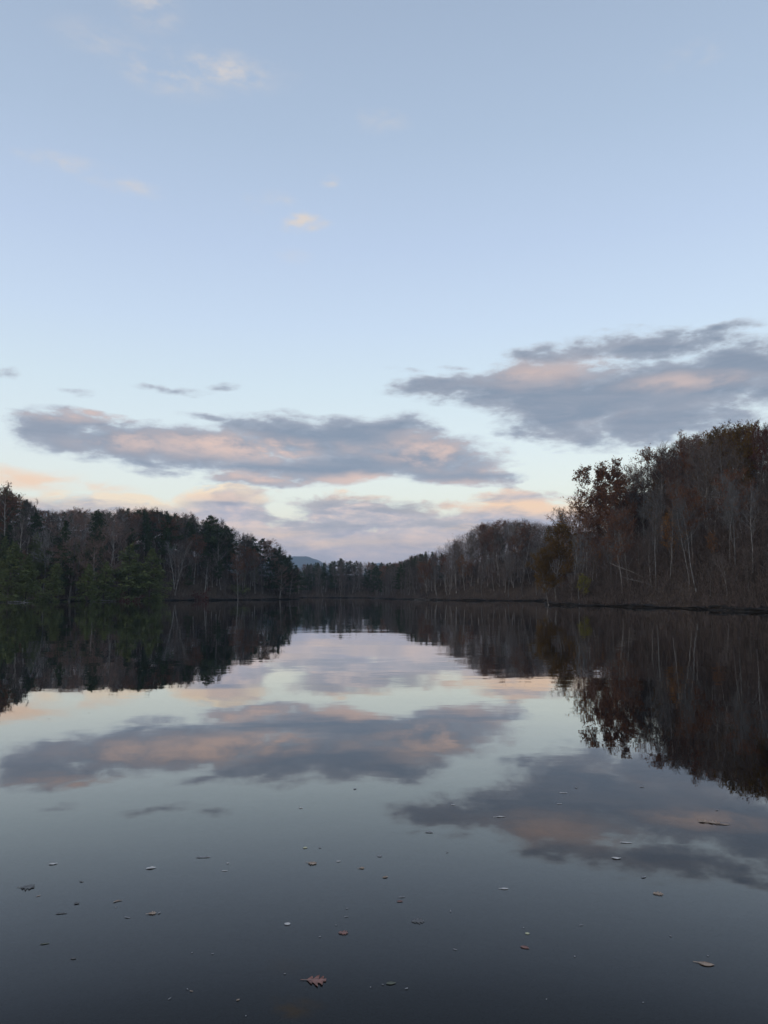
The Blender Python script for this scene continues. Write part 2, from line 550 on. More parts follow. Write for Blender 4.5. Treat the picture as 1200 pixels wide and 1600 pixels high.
# undercut mud bank that follows the shore
prof = [(-1.6, -.75), (-.25, -.3), (.12, .04), (.3, .16), (.12, .36), (-.05, .5), (.35, .62), (1.2, .72), (2.6, .80), (4.2, .4)]
T = np.roll(SHORE, -1, 0) - np.roll(SHORE, 1, 0)
T /= np.linalg.norm(T, axis=1)[:, None] + 1e-9
area = np.sum(SHORE[:, 0] * np.roll(SHORE[:, 1], -1) - np.roll(SHORE[:, 0], -1) * SHORE[:, 1])
OUTW = np.stack([T[:, 1], -T[:, 0]], 1) * (1 if area > 0 else -1)
ns = len(SHORE)
bank_h = .56 + .22 * np.sin(np.arange(ns) * .37) + .22 * np.sin(np.arange(ns) * 1.13 + 2) + RNG.normal(0, .12, ns)
bank_h = np.clip(bank_h, .3, 1.0)
bank_h[np.linalg.norm(SHORE, axis=1) < 30] = .4
bv = []
for k, (o_, z_) in enumerate(prof):
    jo = RNG.normal(0, .16 if 1 < k < 7 else .02, ns)
    bv.append(np.concatenate([SHORE + OUTW * (o_ + jo)[:, None], np.where(z_ > 0, z_ * bank_h, z_)[:, None]], 1))
bv = np.stack(bv)
ii = np.arange(ns)
bq = []
for k in range(len(prof) - 1):
    bq.append(np.stack([k * ns + ii, k * ns + (ii + 1) % ns, (k + 1) * ns + (ii + 1) % ns, (k + 1) * ns + ii], 1))
link('shore_bank', mesh_of('shore_bank', bv.reshape(-1, 3), np.concatenate(bq), mats=[M['mud']], smooth=True), kind='structure')

# the water sheet
wx, wy = (-300, 170), (-110, 500)
water = link('lake_water', mesh_of('lake_water', [(wx[0], wy[0], 0), (wx[1], wy[0], 0), (wx[1], wy[1], 0), (wx[0], wy[1], 0)], [(0, 1, 2, 3)], mats=[M['water']]), kind='structure')


# far mountains: ridges with depth
def mountain(name, ydist, peaks, depth, seed):
    r = np.random.default_rng(seed)
    xs = np.linspace(-4600, 4600, 600)
    ts = np.linspace(-1, 1, 25)
    crest = np.full(xs.shape, 0.)
    for (px, h, wl, wr) in peaks:
        cx = (px - 600) / FPX * ydist
        w_ = np.where(xs < cx, wl, wr)
        crest = np.maximum(crest, h * np.exp(-np.abs((xs - cx) / w_)**1.7))
    crest += 2.6 * np.sin(xs * .024 + seed) + 1.8 * np.sin(xs * .061 + 2) + r.normal(0, 1.2, xs.shape)
    XX, TT = np.meshgrid(xs, ts)
    sp = np.sin(XX * .011 + 2 * TT) * .10 + np.sin(XX * .027 + 1 + TT * 3) * .06
    ZZ = crest[None] * np.clip(1 - np.abs(TT)**1.3 * (1 + sp), 0, 1) - 1
    YY = ydist + TT * depth + 30 * np.sin(XX * .004)
    n1, n2 = len(ts), len(xs)
    I = np.arange(n1 * n2).reshape(n1, n2)
    qq = np.stack([I[:-1, :-1], I[:-1, 1:], I[1:, 1:], I[1:, :-1]], -1).reshape(-1, 4)
    link(name, mesh_of(name, np.stack([XX.ravel(), YY.ravel(), ZZ.ravel()], 1), qq, mats=[M['mountain']], smooth=True), kind='structure')


mountain('mountain', 6300, [(470, 311, 880, 480), (360, 280, 630, 500), (-200, 320, 1130, 880), (1200, 250, 1130, 1130)], 750, 3)
mountain('mountain', 7300, [(593, 299, 245, 245), (480, 232, 600, 360), (800, 210, 720, 1000)], 600, 5)

# ------------------------------------------------------------------ tree prototypes
class Builder:
    def __init__(self):
        self.v, self.q, self.t, self.n = [], [], [], 0

    def tubes(self, P0, P1, R0, R1, sides):
        P0, P1 = np.asarray(P0, float), np.asarray(P1, float)
        R0, R1 = np.asarray(R0, float), np.asarray(R1, float)
        D = P1 - P0
        L = np.linalg.norm(D, axis=1, keepdims=True) + 1e-9
        D = D / L
        ref = np.where(np.abs(D[:, 2:3]) < .9, np.array([[0, 0, 1.]]), np.array([[1., 0, 0]]))
        U = np.cross(D, ref)
        U /= np.linalg.norm(U, axis=1, keepdims=True)
        W = np.cross(D, U)
        a = np.arange(sides) / sides * 2 * np.pi
        ring = np.cos(a)[None, :, None] * U[:, None] + np.sin(a)[None, :, None] * W[:, None]
        V = np.concatenate([P0[:, None] + ring * R0[:, None, None], P1[:, None] + ring * R1[:, None, None]], 1)
        n = len(P0)
        base = self.n + np.arange(n)[:, None] * 2 * sides
        k = np.arange(sides)
        q = np.stack([base + k, base + (k + 1) % sides, base + sides + (k + 1) % sides, base + sides + k], -1)
        self.v.append(V.reshape(-1, 3))
        self.q.append(q.reshape(-1, 4))
        self.n += n * 2 * sides

    def slivers(self, P0, P1, w, rng):
        """fine twigs: a tapered three-cornered blade each"""
        P0, P1 = np.asarray(P0, float), np.asarray(P1, float)
        D = P1 - P0
        S = np.cross(D, rng.normal(size=D.shape))
        S /= np.linalg.norm(S, axis=1, keepdims=True) + 1e-9
        w = np.broadcast_to(np.asarray(w, float), (len(P0),))[:, None]
        V = np.stack([P0 - S * w, P0 + S * w, P1], 1)
        self.v.append(V.reshape(-1, 3))
        self.t.append(self.n + np.arange(len(P0) * 3).reshape(-1, 3))
        self.n += len(P0) * 3

    def leaves(self, P, size, rng, flat=0.0):
        """small leaf-clump faces, random lie (flat > 0: mostly horizontal sprays)"""
        n = len(P)
        A = rng.normal(size=(n, 3))
        A[:, 2] *= (1 - flat)
        A /= np.linalg.norm(A, axis=1, keepdims=True)
        B_ = rng.normal(size=(n, 3))
        B_[:, 2] *= (1 - flat)
        B_ = np.cross(np.cross(A, B_), A)
        B_ /= np.linalg.norm(B_, axis=1, keepdims=True) + 1e-9
        s = (size * rng.uniform(.55, 1.3, n))[:, None]
        V = np.stack([P - A * s, P - B_ * s * .42, P + A * s, P + B_ * s * .42], 1)
        self.v.append(V.reshape(-1, 3))
        self.q.append(self.n + np.arange(n * 4).reshape(-1, 4))
        self.n += n * 4

    def arrays(self):
        v = np.concatenate(self.v) if self.v else np.zeros((0, 3))
        q = np.concatenate(self.q) if self.q else np.zeros((0, 4), int)
        t = np.concatenate(self.t) if self.t else np.zeros((0, 3), int)
        return v, q, t

    def mesh(self, name, mats):
        v, q, t = self.arrays()
        return mesh_of(name, v, q, t, mats)


def unit(v):
    return v / (np.linalg.norm(v, axis=-1, keepdims=True) + 1e-9)


def perp(d, rng):
    return unit(np.cross(d, rng.normal(size=d.shape)))


def hardwood(seed, H=18.0, base=.42, spread=.20, limbs=15, lean=.04, twig_n=9, forks=0, leafy=0, leaf_size=.26, twig_w=.022, rise=.85, r0=None):
    """forest-grown broadleaf: trunk builder, twig builder, leaf builder"""
    rng = np.random.default_rng(seed)
    wood, twigs, leaves = Builder(), Builder(), Builder()
    r0 = r0 or H * .0105
    stems = []
    K = 9
    def stem(start, direction, length, ra, rb, wob):
        pts = [start]
        d = direction
        for i in range(K):
            d = unit(d + rng.normal(0, wob, 3) + np.array([0, 0, .05]))
            pts.append(pts[-1] + d * length / K)
        pts = np.array(pts)
        rad = np.linspace(ra, rb, K + 1)
        wood.tubes(pts[:-1], pts[1:], rad[:-1], rad[1:], 6)
        return pts, rad
    d0 = unit(np.array([rng.normal(0, lean), rng.normal(0, lean), 1.0]))
    main, rad = stem(np.array([0, 0, -.6]), d0, H * .97, r0, r0 * .16, .055)
    wood.tubes([[0, 0, -.6]], [[0, 0, .7]], [r0 * 1.7], [r0 * .98], 7)
    stems.append((main, rad, base))
    for f in range(forks):
        i = rng.integers(2, 5)
        dd = unit(np.array([rng.normal(0, .16), rng.normal(0, .16), 1.0]))
        pts, rr = stem(main[i], dd, H * .97 - main[i][2], rad[i] * .75, r0 * .12, .06)
        stems.append((pts, rr, .25))
    L0, L1, LR0, LR1 = [], [], [], []
    B0, B1, BR0, BR1 = [], [], [], []
    T0, T1 = [], []
    tips = []
    for (pts, rr, bs) in stems:
        nl = limbs if pts is main else max(5, limbs // 2)
        az0 = rng.uniform(0, 6.28)
        for k in range(nl):
            f = bs + (1 - bs) * ((k + rng.uniform(0, .8)) / nl)**.9
            f = min(f, .985)
            s = f * K
            i = min(int(s), K - 1)
            p = pts[i] + (pts[i + 1] - pts[i]) * (s - i)
            rl = (rr[i] + (rr[i + 1] - rr[i]) * (s - i)) * rng.uniform(.38, .62)
            prof_ = .45 + .75 * np.sin(np.pi * np.clip((f - bs) / (1 - bs) * .78 + .2, 0, 1))
            length = H * spread * prof_ * rng.uniform(.65, 1.3)
            a = az0 + k * 2.4 + rng.normal(0, .4)
            up = rise * rng.uniform(.6, 1.35) + .45 * (f - bs)
            d = unit(np.array([np.cos(a), np.sin(a), up]))
            m_ = 5
            lp = [p]
            for j in range(m_):
                d = unit(d + rng.normal(0, .13, 3) + np.array([0, 0, .09]))
                lp.append(lp[-1] + d * length / m_)
            lp = np.array(lp)
            lr = np.linspace(rl, rl * .22, m_ + 1)
            L0.append(lp[:-1]); L1.append(lp[1:]); LR0.append(lr[:-1]); LR1.append(lr[1:])
            nb = max(4, int(7 * length / (H * spread)))
            for b_ in range(nb):
                g = (.25 + .75 * (b_ + rng.uniform(0, 1)) / nb) * m_
                g = min(g, m_ - .02)
                j = int(g)
                bp_ = lp[j] + (lp[j + 1] - lp[j]) * (g - j)
                dl = unit(lp[j + 1] - lp[j])
                bd_ = unit(dl * .75 + perp(dl, rng) * .8 + np.array([0, 0, .25]))
                bl = length * rng.uniform(.28, .5)
                q1 = bp_ + bd_ * bl * .5
                bd2 = unit(bd_ + rng.normal(0, .22, 3) + np.array([0, 0, .12]))
                q2 = q1 + bd2 * bl * .5
                br = max(rl * .30, .02)
                B0 += [bp_, q1]; B1 += [q1, q2]; BR0 += [br, br * .65]; BR1 += [br * .65, br * .3]
                for t in range(twig_n):
                    u = rng.uniform(.15, 1)
                    tp = bp_ + (q1 - bp_) * (u * 2) if u < .5 else q1 + (q2 - q1) * (u * 2 - 1)
                    td = unit(bd2 * .8 + perp(bd2, rng) * rng.uniform(.4, 1.0) + np.array([0, 0, .22]))
                    tl = H * rng.uniform(.03, .075)
                    T0.append(tp); T1.append(tp + td * tl)
    wood.tubes(np.concatenate(L0), np.concatenate(L1), np.concatenate(LR0), np.concatenate(LR1), 4)
    twigs.tubes(B0, B1, BR0, BR1, 3)
    T0, T1 = np.array(T0), np.array(T1)
    twigs.slivers(T0, T1, twig_w, rng)
    for rep in range(1 if not leafy else 2):
        u = rng.uniform(.25, .85, (len(T0), 1))
        s0 = T0 + (T1 - T0) * u
        td = unit(T1 - T0)
        sd_ = unit(td + perp(td, rng) * .9 + np.array([0, 0, .15]))
        s1 = s0 + sd_ * (H * rng.uniform(.018, .045, (len(T0), 1)))
        twigs.slivers(s0, s1, twig_w * .8, rng)
    if leafy:
        n = int(len(T0) * leafy)
        pick = rng.integers(0, len(T0), n)
        # whole twigs stay bare so that the crown has gaps
        keep = rng.random(len(T0)) > .22
        pick = pick[keep[pick]]
        P = T0[pick] + (T1 - T0)[pick] * rng.uniform(.2, 1.1, (len(pick), 1)) + rng.normal(0, .16, (len(pick), 3))
        leaves.leaves(P, leaf_size, rng)
    return wood, twigs, leaves


def conifer(seed, H=20.0, base=.45, spread=.15, whorls=15, per=5, tuft=26, size=.34, droop=-.05, irregular=.45, cone=1.0):
    """pine or hemlock-like: straight stem, tiers of near-level branches carrying needle sprays"""
    rng = np.random.default_rng(seed)
    wood, needles = Builder(), Builder()
    K = 8
    pts = [np.array([0, 0, -.6])]
    d = unit(np.array([rng.normal(0, .03), rng.normal(0, .03), 1.0]))
    for i in range(K):
        d = unit(d + rng.normal(0, .02, 3) + np.array([0, 0, .03]))
        pts.append(pts[-1] + d * (H + .6) / K)
    pts = np.array(pts)
    r0 = H * .0095
    rad = np.linspace(r0, r0 * .1, K + 1)
    wood.tubes(pts[:-1], pts[1:], rad[:-1], rad[1:], 6)
    b0, b1, r_0, r_1, NP = [], [], [], [], []
    for w_ in range(whorls):
        f = base + (1 - base) * (w_ + rng.uniform(0, .6)) / whorls
        f = min(f, .985)
        s = f * K
        i = int(s)
        p = pts[i] + (pts[i + 1] - pts[i]) * (s - i)
        g = (f - base) / (1 - base)
        pr = (1 - g)**.75 * cone + (1 - cone) * np.sin(np.pi * np.clip(g * .8 + .18, 0, 1)) + .07
        for k in range(per):
            if rng.random() < irregular * .45:
                continue
            a = rng.uniform(0, 6.283)
            ln = H * spread * pr * rng.uniform(1 - irregular, 1 + irregular * .5)
            dz = droop + .30 * g + rng.normal(0, .10)
            d = unit(np.array([np.cos(a), np.sin(a), dz]))
            mid_ = p + d * ln * .55
            end = mid_ + unit(d + np.array([0, 0, .16])) * ln * .45
            rb = max(r0 * .16 * (1 - g * .6), .02)
            b0 += [p, mid_]; b1 += [mid_, end]; r_0 += [rb, rb * .6]; r_1 += [rb * .6, rb * .2]
            nt = max(5, int(tuft * ln / (H * spread)))
            u = rng.uniform(.22, 1.05, nt)
            wdt = ln * .26 * (1.05 - .55 * u)
            side = unit(np.cross(d, [0, 0, 1.0]))
            Q = np.where(u[:, None] < .55, p + (mid_ - p) * (u / .55)[:, None], mid_ + (end - mid_) * ((u - .55) / .45)[:, None])
            Q = Q + side * (rng.normal(0, 1, nt) * wdt * .7)[:, None] + np.array([0, 0, 1.0]) * rng.normal(.06, .24, nt)[:, None]
            NP.append(Q)
    topn = 14
    uu = rng.uniform(.80, 1.0, 60)[:, None]
    NP.append(pts[-2] + (pts[-1] - pts[-2]) * ((uu - .80) / .20 * 1.6 - .6) + rng.normal(0, 1, (60, 3)) * (H * .045 * (1.12 - (uu - .8) / .2)) * np.array([1, 1, .35]))
    NP.append(pts[-1] + rng.normal(0, .3, (topn, 3)) * np.array([.6, .6, 1.0]) - np.array([0, 0, .3]))
    for k in range(int(6 * base / .45)):     # dead stubs below the crown
        f = rng.uniform(base * .45, base + .05)
        s = f * K
        i = int(s)
        p = pts[i] + (pts[i + 1] - pts[i]) * (s - i)
        a = rng.uniform(0, 6.283)
        b0.append(p); b1.append(p + np.array([np.cos(a), np.sin(a), rng.uniform(-.2, .2)]) * H * rng.uniform(.02, .06)); r_0.append(.035); r_1.append(.012)
    wood.tubes(b0, b1, r_0, r_1, 3)
    NP = np.concatenate(NP)
    needles.leaves(NP, size, rng, flat=.55)
    NP2 = NP + rng.normal(0, .12, NP.shape)
    needles.leaves(NP2, size * .7, rng, flat=.25)
    return wood, needles


def bush(seed, H=3.0, stems=9, twig_n=22, leafy=0, leaf_size=.14):
    rng = np.random.default_rng(seed)
    wood, twigs, leaves = Builder(), Builder(), Builder()
    S0, S1, R0, R1, T0, T1 = [], [], [], [], [], []
    for s in range(stems):
        a = rng.uniform(0, 6.283)
        p = np.array([np.cos(a), np.sin(a), 0]) * rng.uniform(0, H * .08) - np.array([0, 0, .3])
        d = unit(np.array([np.cos(a) * .6, np.sin(a) * .6, 1.1]) + rng.normal(0, .2, 3))
        ln = H * rng.uniform(.7, 1.2)
        for j in range(4):
            q_ = p + d * ln / 4
            r = .04 * H / 3 * (1 - j * .2)
            S0.append(p); S1.append(q_); R0.append(r); R1.append(r * .75)
            for t in range(twig_n // 4 + j * 2):
                u = rng.uniform(0, 1)
                tp = p + (q_ - p) * u
                td = unit(d * .6 + perp(d, rng) * .9)
                T0.append(tp); T1.append(tp + td * H * rng.uniform(.12, .34))
            d = unit(d + rng.normal(0, .16, 3) + np.array([np.cos(a) * .1, np.sin(a) * .1, -.05]))
            p = q_
    wood.tubes(S0, S1, R0, R1, 4)
    T0, T1 = np.array(T0), np.array(T1)
    twigs.slivers(T0, T1, .02, rng)
    for rep in range(3):
        u = rng.uniform(.2, .9, (len(T0), 1))
        s0 = T0 + (T1 - T0) * u
        td = unit(T1 - T0)
        s1 = s0 + unit(td + perp(td, rng) * .9) * H * rng.uniform(.05, .15, (len(T0), 1))
        twigs.slivers(s0, s1, .016, rng)
    if leafy:
        n = int(len(T0) * leafy)
        pick = rng.integers(0, len(T0), n)
        P = T0[pick] + (T1 - T0)[pick] * rng.uniform(.1, 1.05, (n, 1)) + rng.normal(0, .08, (n, 3))
        leaves.leaves(P, leaf_size, rng)
    return wood, twigs, leaves


PROTO = {}      # kind -> list of dict(H, parts=[(part name, mesh)])


def add_proto(kind, H, parts, mats):
    ps = []
    for (nm, bld, mat) in parts:
        if bld is None or bld.n == 0:
            continue
        ps.append((nm, bld.mesh(kind + '_' + nm, [M[mat]]), bld, mat))
    PROTO.setdefault(kind, []).append(dict(H=H, parts=ps))


def hw(kind, seeds, bark, twig, leaf=None, **kw):
    for s in seeds:
        w, t, l = hardwood(s, **kw)
        add_proto(kind, kw.get('H', 18.0), [('trunk', w, bark), ('branches', t, twig), ('crown', l, leaf)], None)


hw('grey', (1, 2, 3, 4, 5), 'bark', 'twig', H=19, base=.26, spread=.19, limbs=21, twig_n=9)
hw('grey', (6, 7), 'bark', 'twig', H=19, base=.2, spread=.2, limbs=19, twig_n=11, forks=1)
hw('red', (11, 12, 13), 'bark', 'red_twig', H=17, base=.22, spread=.21, limbs=18, twig_n=13)
hw('pale', (21, 22, 23, 24), 'pale_bark', 'pale_twig', H=20, base=.42, spread=.17, limbs=15, twig_n=8, lean=.07, r0=.17)
hw('pale_fork', (25, 26), 'pale_bark', 'pale_twig', H=20, base=.42, spread=.17, limbs=13, twig_n=8, forks=1, lean=.06, r0=.18)
hw('pale_crown', (27,), 'pale_bark', 'pale_twig', H=17, base=.3, spread=.24, limbs=20, twig_n=15, twig_w=.028)
hw('russet', (31, 32, 33), 'bark', 'twig', 'russet', H=18, base=.38, spread=.21, limbs=17, twig_n=7, leafy=6.5, leaf_size=.17)
hw('round_russet', (34,), 'bark', 'twig', 'russet', H=15, base=.42, spread=.33, limbs=22, twig_n=7, leafy=15.0, leaf_size=.19, rise=.7)
hw('thin_russet', (35, 36, 37), 'bark', 'red_twig', 'russet', H=18, base=.38, spread=.20, limbs=16, twig_n=8, leafy=2.0, leaf_size=.20)
hw('crimson', (41, 42), 'bark', 'twig', 'crimson', H=16, base=.40, spread=.27, limbs=18, twig_n=7, leafy=8.0, leaf_size=.17)
hw('orange', (51, 52), 'pale_bark', 'twig', 'orange', H=16, base=.30, spread=.20, limbs=18, twig_n=7, leafy=5.0, leaf_size=.20)
hw('thin_orange', (53,), 'bark', 'twig', 'orange', H=16, base=.40, spread=.25, limbs=15, twig_n=7, leafy=3.0, leaf_size=.16)
hw('ochre', (61, 62), 'bark', 'twig', 'ochre', H=15, base=.22, spread=.26, limbs=22, twig_n=8, leafy=9.0, leaf_size=.17)
hw('yellow', (71,), 'bark', 'twig', 'yellow', H=5, base=.35, spread=.26, limbs=10, twig_n=5, leafy=2.5, leaf_size=.2)
for s in (81, 82, 83, 84):
    w, l = conifer(s, H=21, base=.50, spread=.17, whorls=15, per=6, tuft=34, size=.36, cone=.12, irregular=.6)
    add_proto('pine', 21, [('trunk', w, 'pine_bark'), ('crown', l, 'pine')], None)
for s in (85, 86):
    w, l = conifer(s, H=19, base=.22, spread=.20, whorls=20, per=5, tuft=36, size=.34, cone=.45, irregular=.6)
    add_proto('low_pine', 19, [('trunk', w, 'pine_bark'), ('crown', l, 'pine')], None)
for s in (91, 92, 93):
    w, l = conifer(s, H=12, base=.06, spread=.25, whorls=24, per=6, tuft=36, size=.27, cone=.75, irregular=.5, droop=-.12)
    add_proto('cedar', 12, [('trunk', w, 'pine_bark'), ('crown', l, 'cedar')], None)
hw('young', (111, 112, 113, 114), 'bark', 'twig', H=8, base=.10, spread=.26, limbs=12, twig_n=6, twig_w=.03)
hw('young_red', (115, 116), 'bark', 'red_twig', H=8, base=.10, spread=.27, limbs=12, twig_n=6, twig_w=.03)
for s in (101, 102, 103):
    w, t, l = bush(s)
    add_proto('bare_bush', 3.0, [('stems', w, 'brush'), ('twigs', t, 'brush')], None)
for s in (104, 105):
    w, t, l = bush(s, leafy=2.5, leaf_size=.17)
    add_proto('green_bush', 3.0, [('stems', w, 'brush'), ('twigs', t, 'brush'), ('crown', l, 'cedar')], None)
w, t, l = bush(106, leafy=2.5, leaf_size=.16)
add_proto('red_bush', 3.0, [('stems', w, 'brush'), ('twigs', t, 'brush'), ('crown', l, 'crimson')], None)

NAME_OF = dict(grey='bare_tree', red='bare_tree', pale='pale_trunked_tree', pale_fork='pale_trunked_tree', pale_crown='pale_trunked_tree', russet='oak_tree', round_russet='oak_tree',
               thin_russet='oak_tree', crimson='maple_tree', orange='beech_tree', thin_orange='beech_tree', ochre='oak_tree', yellow='sapling', pine='pine_tree', low_pine='pine_tree',
               cedar='cedar_tree', bare_bush='bare_shrub', green_bush='evergreen_shrub', red_bush='red_shrub')
CAT_OF = dict(bare_bush='shrub', green_bush='shrub', red_bush='shrub', yellow='sapling')
N_THINGS = {}


def place_tree(kind, variant, x, y, z, height, rot, label, group=None, wide=1.0, tilt=(0, 0)):
    pr = PROTO[kind][variant % len(PROTO[kind])]
    root = bpy.data.objects.new(NAME_OF[kind], None)
    root.empty_display_size = .5
    C.objects.link(root)
    s = height / pr['H']
    root.location = (x, y, z)
    root.scale = (s * wide, s * wide, s)
    root.rotation_euler = (tilt[0], tilt[1], rot)
    tag(root, label, CAT_OF.get(kind, 'tree'), group)
    for nm, me, _, _ in pr['parts']:
        o = bpy.data.objects.new(nm, me)
        C.objects.link(o)
        o.parent = root
    N_THINGS[NAME_OF[kind]] = N_THINGS.get(NAME_OF[kind], 0) + 1
    return root


# ------------------------------------------------------------------ where the trees stand
SKYLINE = np.array([(-250, 735), (-60, 757), (0, 764), (30, 775), (60, 797), (110, 799), (180, 797), (250, 797), (290, 806), (330, 815), (370, 827), (400, 838), (430, 852), (447, 868), (462, 888), (470, 884),
                    (500, 878), (540, 876), (590, 880), (625, 879), (650, 868), (700, 850), (715, 836), (760, 820), (800, 813), (845, 816), (870, 822), (885, 800), (905, 782), (915, 758), (945, 748),
                    (985, 740), (1020, 712), (1060, 698), (1100, 683), (1150, 676), (1200, 668), (1300, 645), (1500, 600)], float)


def to_px(x, y, z):
    cp, sp = math.cos(PITCH), math.sin(PITCH)
    dz = z - CAM_H
    depth = y * cp + dz * sp
    return 600 + FPX * x / depth, 800 - FPX * (dz * cp - y * sp) / depth


def height_cap(x, y, z0):
    """tallest tree at this spot whose top stays under the photograph's tree line"""
    px, _ = to_px(x, y, z0)
    ytop = np.interp(px, SKYLINE[:, 0], SKYLINE[:, 1])
    d = ray(px, ytop)
    return CAM_H + d[2] * (math.hypot(x, y) / math.hypot(d[0], d[1])) - z0


def spot(px, dist):
    """ground point in the photo column px at a given distance"""
    d = ray(px, 928)
    n = math.hypot(d[0], d[1])
    x, y = d[0] / n * dist, d[1] / n * dist
    return x, y, float(ground_z(x, y)[0])


TAKEN = []
IN_SIGHT = []     # clear view kept towards the trees one can single out


def hero(kind, variant, px, dist, ytop, label, wide=1.0, rot=None, tilt=(0, 0)):
    x, y, z = spot(px, dist)
    d = ray(px, ytop)
    h = CAM_H + d[2] * (math.hypot(x, y) / math.hypot(d[0], d[1])) - z
    place_tree(kind, variant, x, y, z, max(h, 2.0), RNG.uniform(0, 6.28) if rot is None else rot, label, None, wide, tilt)
    TAKEN.append((x, y))
    ybase = to_px(x, y, z)[1]
    if dist > 205 or 'pine' in kind or kind in ('grey', 'red', 'cedar', 'red_bush', 'thin_russet'):
        return
    IN_SIGHT.append((px, dist, max(7.0, (14 if kind in ('pale', 'pale_fork') else 24) * 120 / dist), ytop + (.72 if kind not in ('grey', 'red') else .35) * (ybase - ytop)))


# trees one can single out
hero('round_russet', 0, 946, 178, 748, "dark russet oak with broad rounded crown breaking the skyline above the point", 1.0)
hero('thin_orange', 0, 895, 176, 782, "thin orange-leaved tree with see-through crown on skyline beside broad russet oak", .9)
hero('ochre', 0, 870, 162.5, 828, "dense olive-orange oak at the tip of the point", 1.15)
hero('ochre', 1, 857, 161, 868, "smaller rust-brown oak leaning over the water at the tip of the point", 1.1)
hero('crimson', 0, 1172, 150, 668, "tall crimson-crowned maple on top of the skyline of the steep hill", .62)
hero('crimson', 1, 1205, 138, 676, "rounded crimson maple at the frame's edge on the skyline", .7)
hero('orange', 0, 1120, 131, 834, "bushy orange beech among pale trunks low on the steep hill", 1.0)
hero('orange', 1, 1198, 124, 822, "yellow-orange beech cut by the picture's edge halfway up steep hill", .62)
hero('russet', 0, 1085, 135, 765, "broad rust-red oak high on the steep hill above pale trunks", 1.1)
hero('russet', 1, 1165, 128, 738, "dark rust oak below the crimson maples on the steep hill", 1.1)
hero('orange', 0, 1052, 143, 805, "small orange-tinged beech behind leaning pale trunks", 1.1)
hero('yellow', 0, 912, 151, 897, "small yellow-green sapling at the foot of the point's slope", .8)
hero('pale', 0, 1025, 138, 766, "straight pale trunk standing alone left of the leaning pale pair", .75)
hero('pale', 1, 1088, 128, 772, "pale trunk leaning towards the orange beech", .75, tilt=(0, -.10))
hero('pale', 2, 1078, 131, 790, "slender pale trunk leaning left beside orange beech", .7, tilt=(0, -.16))
hero('pale_fork', 0, 1152, 121, 742, "tall forked pale trunk right of the orange beech", .7, tilt=(0, -.07))
hero('pale', 3, 1143, 126, 748, "tall straight pale trunk touching the forked pale trunk", .65)
hero('pale', 1, 1178, 117, 762, "slim pale trunk standing between forked trunk and yellow-orange beech", .65)
hero('pale_fork', 1, 905, 152, 838, "double pale trunk near the water below the broad russet oak", .7)
hero('pale', 2, 955, 152, 820, "thin pale tree on lower slope below the broad russet oak", .7)
hero('pale', 0, 1048, 136, 800, "pale trunk leaning steeply left across the steep hill", .7, tilt=(0, -.22))
hero('grey', 1, 988, 176, 742, "dense bare tree on skyline touching the broad russet oak", 1.2)
hero('pale', 3, 1008, 170, 730, "pale bare tree with fan of twigs on skyline right of broad russet oak", .9)
hero('grey', 0, 1108, 150, 682, "tallest fan-shaped bare tree on the skyline of the steep hill", 1.1)
hero('grey', 2, 1042, 160, 708, "bare fan-shaped tree on skyline over the broad rust-red oak", 1.1)
hero('grey', 4, 1130, 146, 690, "bare skyline tree beside the crimson maple", 1.0)
hero('pale_crown', 0, 800, 256, 862, "pale ash-grey twiggy tree standing out on the middle hill", 1.0)
hero('thin_orange', 0, 806, 268, 842, "faint orange tree above the pale ash-grey tree on middle hill", 1.0)
hero('thin_orange', 0, 726, 268, 872, "tan-orange tree in the centre of the middle hill", 1.0)
hero('pale', 1, 683, 276, 876, "lone white trunk low on the middle hill's thin end", .7)
hero('pale', 0, 838, 248, 858, "white trunk beside the point at the middle hill's shore", .7)
hero('pale', 3, 770, 262, 868, "white trunk at the middle of the middle hill's slope", .7)
hero('red', 0, 108, 252, 806, "reddish bare tree with dense fine twigs on left bank", 1.25)
hero('red', 1, 170, 262, 812, "rosy-brown bare tree on left bank behind cedars", 1.25)
hero('red', 2, 140, 246, 845, "small maroon-twigged bare tree above the cedars of left bank", 1.1)
hero('pale', 0, 66, 252, 828, "pale bare tree with slanting trunk standing out on left bank", .9, tilt=(0, .13))
hero('pale', 2, 118, 258, 836, "pale bare trunk leaning right between cedars of left bank", .8, tilt=(0, .15))
hero('low_pine', 0, 90, 250, 815, "dark young pine between reddish bare trees on left bank", 1.0)
hero('low_pine', 1, 146, 252, 818, "slim dark pine pointing up beside rosy-brown bare tree", .8)
hero('pine', 0, 183, 292, 796, "broad dark pine bump on left bank's skyline", 1.25)
hero('pine', 1, 256, 284, 805, "tall dark pine with wide crown over a stand of bare stems", 1.3)
hero('grey', 3, 248, 290, 796, "round-topped tree silhouetted on left bank's skyline", 1.3)
hero('pine', 2, 205, 276, 826, "dark pine above bright green cedars, left bank", 1.2)
hero('pine', 3, 398, 306, 838, "dark tufted pine on skyline near the left bank's tip", 1.1)
hero('low_pine', 0, 446, 312, 868, "layered dark pine leaning over water at left bank's tip", 1.15)
hero('low_pine', 1, 432, 308, 856, "second layered pine just behind the tip of left bank", 1.1)
hero('pine', 0, 356, 298, 822, "dark pine with narrow top on descending skyline of left bank", 1.1)
hero('pine', 1, 322, 290, 806, "flat-topped pine on skyline halfway along left bank", 1.1)
hero('grey', 3, 338, 292, 810, "pale-topped bare tree on skyline beside flat-topped pine", 1.0)
hero('thin_russet', 1, 372, 286, 868, "red-brown oak among grey stems near left bank's tip", .9)
hero('thin_russet', 0, 4, 262, 764, "tall thin-leaved russet oak at frame's edge, left bank", 1.2)
hero('cedar', 0, 40, 226, 868, "yellow-green cedar at the waterline by a pale log", 1.2)
